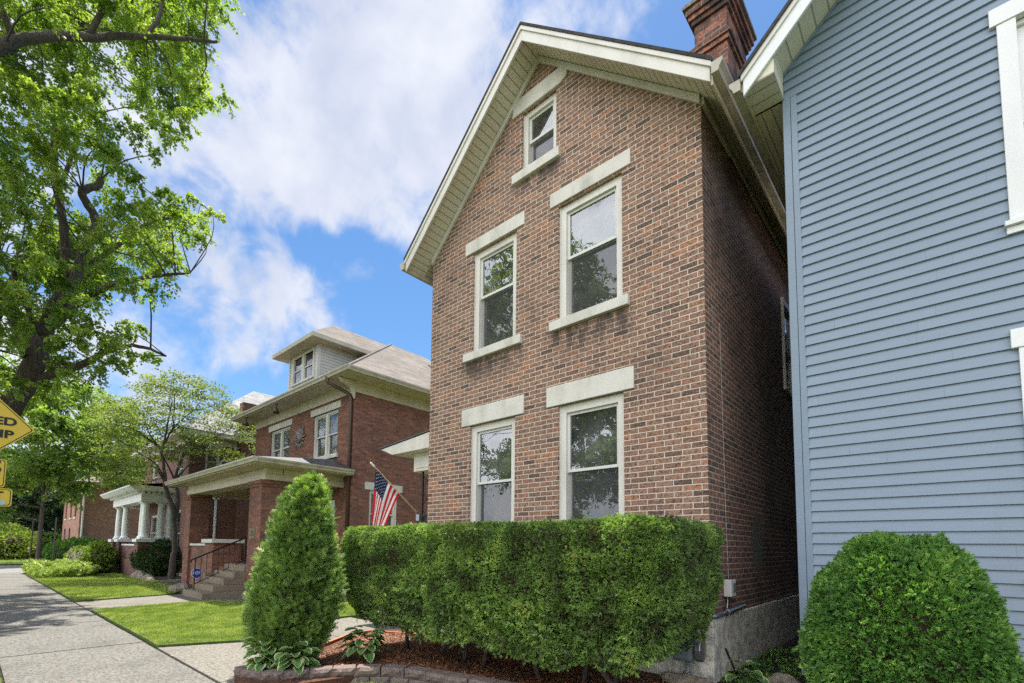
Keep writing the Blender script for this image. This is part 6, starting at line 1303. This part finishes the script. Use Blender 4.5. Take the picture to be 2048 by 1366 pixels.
    V, F = merge([(a, b) for a, b, _ in parts]); t = np.concatenate([c for _, _, c in parts]); cc = V[F[:, 0]]; t = np.clip(t+0.17*pocket(cc*0.6)+0.14*np.clip(pocket(cc*1.3+5), -1, 1), 0, 0.93); dead = np.repeat(rng.uniform(size=len(t)//6+1) < 0.05, 6)[:len(t)]; t = np.where(dead, 0.0, t)
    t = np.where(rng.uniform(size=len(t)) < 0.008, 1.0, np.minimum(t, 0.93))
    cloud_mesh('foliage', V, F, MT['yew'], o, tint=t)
    # woody inside: dense mass of twigs, and the stems below
    m = MB(); ins = 0.22
    for xa, xb in ((x0+ins+0.15, cx), (cx, x1-ins-0.12)):
        m.extrude([(xa, y0+ins, 0.98), (xa, y0+ins, zt-0.10), (xa, y1-ins, zt-0.10), (xa, y1-ins, 0.98), (xa, cy+0.2, 0.74), (xa, cy-0.2, 0.74)], (xb-xa, 0, 0))
    m.build('inner_twigs', MT['twig'], o)
    for i in range(10):
        bx = x0+0.6+(x1-x0-1.2)*i/9+rng.normal()*0.08; by = cy+0.15+rng.normal()*0.12; tx, ty = bx+rng.normal()*0.2, by+rng.normal()*0.2
        m = MB(); m.tube([(bx,by,0.05),((bx+tx)/2+0.03,(by+ty)/2,0.35),(tx,ty,0.8)], [0.03,0.024,0.016], 6); m.build('stem', MT['bark_smooth'], o, smooth=True)
hedge()
def arborvitae():
    cx, cy, H = -5.73, 2.66, 2.36; o = thing('arborvitae', (cx, cy, 0.1), 'full cone shaped arborvitae standing at the corner of the block edged bed', 'evergreen shrub')
    zs = np.array([0.02, 0.10, 0.36, 0.63, 0.90, 1.10, 1.36, 1.63, 1.90, 2.08, 2.19, 2.28]); rs = np.array([0.20, 0.31, 0.48, 0.555, 0.56, 0.52, 0.435, 0.37, 0.31, 0.25, 0.18, 0.06])
    n = 19000; z = rng.uniform(0.03, 2.30, n); z = z[rng.uniform(size=n) < np.interp(z, zs, rs)/0.56+0.08]; n = len(z); th = rng.uniform(0, 2*math.pi, n)
    r = 0.86*np.interp(z, zs, rs)*(1+0.06*np.sin(3*th+z*4)+0.07*np.sin(7*th-z*9))+0.03*np.sin(th*17+z*23)*np.sin(z*31)-rng.uniform(0.0, 0.15, n)
    out = np.stack([np.cos(th), np.sin(th), np.zeros(n)], 1); ln_ = 0.028*z**2; P = np.stack([cx+r*np.cos(th)+ln_*0.74, cy+r*np.sin(th)+ln_*0.67, 0.1+z*0.97], 1)
    ax = unit(out*0.75+np.array([0, 0, 0.55])+rng.normal(size=(n, 3))*0.32); side = unit(np.cross(ax, out+rng.normal(size=(n, 3))*0.8)); nrm = np.cross(ax, side); parts = []; t0 = np.clip(rng.normal(0.42, 0.17, n), 0, 1)
    S = 0.075*rng.uniform(0.6, 1.6, n)
    ts = []
    for j, (a, s, l) in enumerate([(0,0.0,1.0),(1,0.10,0.58),(-1,0.16,0.55),(1,0.38,0.5),(-1,0.44,0.48),(1,0.66,0.36),(-1,0.70,0.34)]):
        d = unit(ax+side*a*0.85-nrm*0.12*abs(a)); V, F = leaves(P+ax*(S*s)[:, None], d, nrm, S*l, S*(0.13 if j == 0 else 0.115)); parts.append((V, F)); ts.append(np.clip(t0+0.09*s+rng.normal(0, 0.05, n), 0, 1))
    V, F = merge(parts); t = np.concatenate(ts); t = np.where(rng.uniform(size=len(t)) < 0.006, 1.0, np.minimum(t, 0.94)); cloud_mesh('foliage', V, F, MT['arbor'], o, tint=t)
    m = MB(); m.lathe(cx, cy, [(max(r_-0.20, 0.02), 0.1+z_*0.97) for r_, z_ in zip(rs[1:-1], zs[1:-1])], 18); m.build('inner_twigs', MT['twig'], o, smooth=True)
    MB().tube([(cx,cy,0.0),(cx,cy,0.4)], 0.05, 8).build('trunk', MT['bark_smooth'], o)
arborvitae()
def ball(name, c, rx, rz, label, mat, n, L, seed=0, zmin=0.05, ry=None, wid=0.42, cat='bush', k=6, rough=0.07):
    ry = ry or rx; o = thing(name, (c[0], c[1], 0), label, cat); d = runit(n); d = d[(d[:, 2]*rz+c[2]) > zmin]; n = len(d)
    low = np.clip(-d[:, 2], 0, 1); R_ = np.stack([np.full(n, rx), np.full(n, ry), np.full(n, rz)], 1)
    k_ = 1+rough*np.sin(d[:, 0]*6+seed)*np.cos(d[:, 1]*5+seed)+rough*0.7*np.sin(d[:, 2]*9+d[:, 0]*7+seed)-rng.uniform(0, 0.10, n)
    k_ = k_+np.where(rng.uniform(size=n) < 0.03, rng.uniform(0.02, 0.055, n), 0); P = np.array(c)+d*R_*k_[:, None]; V, F, t = sprigs(P, unit(d/R_), L, k, wid, 0.6, 0.15); cloud_mesh('foliage', V, F, MT[mat], o, tint=np.minimum(t, 0.95))
    m = MB(); q = 0.80 if L < 0.06 else 0.72; prof = [(max(0.02, rx*q*math.cos(a)), c[2]+rz*q*math.sin(a)) for a in np.linspace(-1.35, 1.5, 10)]; prof = [p for p in prof if p[1] > 0.0] or prof
    m.lathe(0, 0, prof, 16)
    m.v = [(c[0]+x, c[1]+y*ry/rx, z) for x, y, z in m.v]; m.build('inner_twigs', MT['twig'], o, smooth=True); return o
ball('round_bush', (-0.235, 4.22, 0.82), 0.53, 0.80, 'big dome shaped yew bush in front of the blue house', 'yew_ball', 24000, 0.042, 2, zmin=0.08, cat='bush', wid=0.36, rough=0.045)
ball('dark_shrub', (-27.3, 6.2, 0.75), 2.0, 0.85, 'dark rounded shrub in front of the white columned porch', 'darkleaf', 5200, 0.12, 3, ry=1.0, cat='bush')
ball('clipped_bush', (-48.0, 6.0, 0.75), 2.6, 1.0, 'long clipped green bush in front of the orange brick house', 'yew_ball', 4000, 0.18, 4, ry=2.2, cat='bush')
ball('clipped_bush', (-66.0, 4.6, 1.2), 3.6, 1.2, 'farther green hedge bush left of the orange brick house', 'yew_ball', 2600, 0.26, 5, cat='bush')
ball('pale_bush', (-59, 1.6, 1.35), 3.0, 1.6, 'pale green loose bush on the far lawn at the left edge', 'lime', 4200, 0.22, 6, ry=2.6, cat='bush', rough=0.16)
ball('yellow_shrub', (-31.0, 4.5, 0.75), 1.2, 0.75, 'yellow green leafy shrub left of the far porch steps', 'lime', 2600, 0.12, 7, ry=0.6, cat='bush', rough=0.15)
ball('yellow_shrub', (-33.9, 4.3, 0.65), 1.0, 0.6, 'smaller yellow green shrub at the corner of the side street', 'lime', 2000, 0.12, 8, ry=0.7, cat='bush', rough=0.15)
ball('low_shrub', (-20.4, -0.6, 0.15), 0.9, 0.28, 'low green plants round the foot of the street maple', 'darkleaf', 1500, 0.09, 10, cat='bush', rough=0.2)
ball('fern', (-31.3, 4.75, 0.62), 0.55, 0.32, 'leafy green fern growing in the stone planter bowl', 'yew_ball', 700, 0.14, 12, cat='plant', rough=0.2)

def hosta(c, rad, n, label, seed=0):
    o = thing('hosta', (c[0], c[1], 0.1), label, 'plant'); rg = np.random.default_rng(seed); V = []; F = []; T = []
    for i in range(n):
        a = rg.uniform(0, 2*math.pi); el = rg.uniform(0.12, 1.05); L = rg.uniform(0.11, 0.165); W = L*rg.uniform(0.78, 0.95); rr = rad*rg.uniform(0.15, 0.95)*(1.15-el*0.55)
        d = np.array([math.cos(a), math.sin(a), 0]); s = np.array([-math.sin(a), math.cos(a), 0]); base = np.array([c[0], c[1], 0.1])+d*rr*0.75+np.array([0, 0, 0.05+0.30*el*rg.uniform(0.7, 1.1)])
        nu, nv = 10, 8; b0 = len(V)
        for u in range(nu+1):
            x = u/nu; w = W*0.5*(math.sin(math.pi*min(x*0.97+0.03, 1)**0.80))**0.6 if 0 < u < nu else 0.004; z = L*(0.35*math.sin(el)*x-0.55*x*x*(1.1-el*0.5))+0.02
            for v in range(nv+1):
                y = (v/nv-0.5)*2; p = base+d*(x*L)+s*(w*y)+np.array([0, 0, z+0.25*w*abs(y)**1.5+0.006*math.sin(y*9)*w/0.08]); V.append(p)
        tb = rg.uniform(0.25, 0.72)
        for u in range(nu):
            for v in range(nv):
                F.append((b0+u*(nv+1)+v, b0+(u+1)*(nv+1)+v, b0+(u+1)*(nv+1)+v+1, b0+u*(nv+1)+v+1)); T.append(0.97 if (v in (0, nv-1) or u == nu-1 and v in (1, nv-2)) else tb)
    cloud_mesh('leaves', np.array(V), np.array(F), MT['hosta'], o, tint=np.array(T))
    m = MB()
    for i in range(n//2):
        a = rg.uniform(0, 2*math.pi); r_ = rad*rg.uniform(0.2, 0.7); m.tube([(c[0]+0.03*math.cos(a),c[1]+0.03*math.sin(a),0.08),(c[0]+r_*math.cos(a),c[1]+r_*math.sin(a),0.25)], 0.005, 4)
    m.build('stalks', MT['grass'], o)
hosta((-5.62,2.33), 0.31, 76, 'variegated hosta spilling over the left end of the block wall', 1)
hosta((-5.30,2.50), 0.26, 44, 'variegated hosta between the block wall and the arborvitae foot', 2)
hosta((-5.38,3.42), 0.32, 60, 'variegated hosta at the right foot of the arborvitae, by the mulch', 3)
hosta((-1.45,5.05), 0.25, 16, 'small hosta in the shade at the mouth of the gap', 4)

# ------------------------------------------------------------------ ground cover that nobody could count
def inpoly(x, y, poly):
    c = np.zeros(len(x), bool); j = len(poly)-1
    for i in range(len(poly)):
        xi, yi = poly[i]; xj, yj = poly[j]; c ^= ((yi > y) != (yj > y)) & (x < (xj-xi)*(y-yi)/(yj-yi+1e-12)+xi); j = i
    return c
def scatter(poly, n):
    a = np.array(poly); lo, hi = a.min(0), a.max(0); x = rng.uniform(lo[0], hi[0], n*3); y = rng.uniform(lo[1], hi[1], n*3); k = inpoly(x, y, poly); return x[k][:n], y[k][:n]
def grass(key, n, h, w, z=0.03, label=None):
    poly = LAWNS[key]; x, y = scatter(poly, n); m = len(x); x = x+rng.normal(size=m)*0.018; y = y+rng.normal(size=m)*0.018; P = np.stack([x, y, np.full(m, z-0.004)], 1)
    pt = 0.5+0.5*np.sin(x*1.7+2*np.sin(y*1.3))*np.cos(y*2.1+x*0.6); D = unit(np.array([0, 0, 1.0])+rng.normal(size=(m, 3))*np.array([0.42, 0.42, 0.05])); L = h*rng.uniform(0.5, 1.25, m)*(0.85+0.3*pt)
    V, F = leaves(P, D, unit(rng.normal(size=(m, 3))*np.array([1, 1, 0.2])), L, w); t = np.clip(rng.normal(0.42, 0.18, m)+0.30*(pt-0.5)+0.12*np.sin(x*7.3+y*3)*np.sin(y*8.7-x*2.2), 0, 0.95); t = np.where(rng.uniform(size=m) < 0.03, 1.0, t)
    setprops(cloud_mesh('grass', V, F, MT['grass'], None, loc=(x.mean(), y.mean(), 0), tint=t), label, 'grass', None, 'stuff')
grass('near', 95000, 0.050, 0.008, label='sunlit mown lawn between the two front walks')
grass('mid', 70000, 0.055, 0.012, label='mown lawn beyond the foursquare house walk')
grass('front', 42000, 0.045, 0.005, label='small patch of lawn in front of the block wall')
grass('verge', 42000, 0.06, 0.008, label='grass strip along the near edge of the pavement')
grass('far', 14000, 0.10, 0.03, z=0.03, label='sunny lawn across the side street')
def cover(name, poly, n, z0, z1, L, mat, label, cat='plants', wid=0.5, k=4):
    x, y = scatter(poly, n); a = np.array(poly); c = a.mean(0); m = len(x); hgt = z0+(z1-z0)*(0.5+0.5*np.sin(x*2.1+np.sin(y*3))*np.cos(y*2.7))*rng.uniform(0.3, 1, m); P = np.stack([x, y, hgt], 1)
    V, F, t = sprigs(P, np.tile([0, 0, 1.0], (m, 1)), L, k, wid, 1.1, 0.1); o = cloud_mesh(name, V, F, MT[mat], None, loc=(c[0], c[1], 0), tint=t); setprops(o, label, cat, None, 'stuff')
cover('ground_cover', [(-34.2,2.0),(-27.5,2.0),(-26.9,3.6),(-30.4,4.5),(-34.2,4.2)], 6500, 0.05, 0.62, 0.16, 'varieg', 'mass of variegated leafy ground cover beside the far pavement')
cover('shade_plants', [(-1.84,5.5),(-1.2,5.5),(-1.2,8.0),(-1.84,8.0)], 420, 0.10, 0.16, 0.05, 'yew_ball', 'sparse weeds on the dark soil in the gap between the houses')
def plumes():
    o = thing('flower_plumes', (-32.6, 3.9, 0), 'pale feathery flower plumes standing above the ground cover', 'flowers'); P = []; m = MB()
    for i in range(14):
        x, y, h = -34+i*0.27, 3.4+rng.uniform(0, 1.0), rng.uniform(0.75, 1.15); m.tube([(x,y,0.1),(x+0.03,y,h)], 0.008, 4)
        for k in range(40): P.append((x+rng.normal()*0.05, y+rng.normal()*0.05, h-0.15+rng.uniform(-0.15, 0.22)))
    m.build('stalks', MT['bark_bare'], o); P = np.array(P); V, F, t = sprigs(P, runit(len(P)), 0.06, 3); k = Mat('cream_plume'); k.set('Base Color', (0.55,0.50,0.38)).set('Roughness', 0.9); cloud_mesh('plumes', V, F, k.m, o, tint=t)
plumes()
def mulch_chips():
    poly = [(-5.45,2.2),(-5.05,2.35),(-4.85,3.1),(-4.5,3.4),(-3.3,3.62),(-1.2,3.72),(-1.2,5.2),(-6.4,5.0),(-6.95,4.6),(-6.95,4.3),(-6.3,3.5)]; n = 26000; x, y = scatter(poly, n); m = len(x)
    P = np.stack([x, y, 0.10+rng.uniform(0, 0.018, m)], 1); D = unit(rng.normal(size=(m, 3))*np.array([1, 1, 0.22])); V, F = leaves(P, D, unit(np.array([0, 0, 1.0])+rng.normal(size=(m, 3))*0.4), rng.uniform(0.02, 0.055, m), 0.011)
    setprops(cloud_mesh('mulch_chips', V, F, MT['chip'], None, loc=(-4.5, 4, 0), tint=np.clip(rng.normal(0.45, 0.28, m), 0, 1)), 'loose orange brown bark mulch under the hedge', 'mulch', None, 'stuff')
mulch_chips()
def soil_litter():
    x, y = scatter([(-34,0.3),(6,0.3),(6,2.0),(-34,2.0)], 900); m = len(x); P = np.stack([x, y, np.full(m, 0.008)], 1); D = unit(rng.normal(size=(m, 3))*np.array([1, 1, 0.05])); V, F = leaves(P, D, unit(np.array([0, 0, 1.0])+rng.normal(size=(m, 3))*0.3), rng.uniform(0.01, 0.035, m), 0.012)
    setprops(cloud_mesh('leaf_litter', V, F, MT['chip'], None, loc=(-14, 1, 0), tint=rng.uniform(0, 0.7, m)), 'bits of dry leaf scattered on the pavement', 'litter', None, 'stuff')
soil_litter()

# things of one kind share a group
for nm, gp in (('boulder', 'boulders along the lawn edge'), ('rock', 'stones at the foot of the two houses'), ('hosta', 'hostas in the planting bed'), ('pole', 'thin poles on the far corner'), ('far_tree', 'distant trees closing the view'),
               ('opposite_tree', 'trees on the opposite side of the street'), ('street_tree', 'trees across the side street'), ('yellow_shrub', 'yellow green shrubs by the far porch'), ('clipped_bush', 'clipped bushes by the orange brick house')):
    for o in list(C.objects):
        if o.parent is None and o.name.split('.')[0] == nm: o['group'] = gp
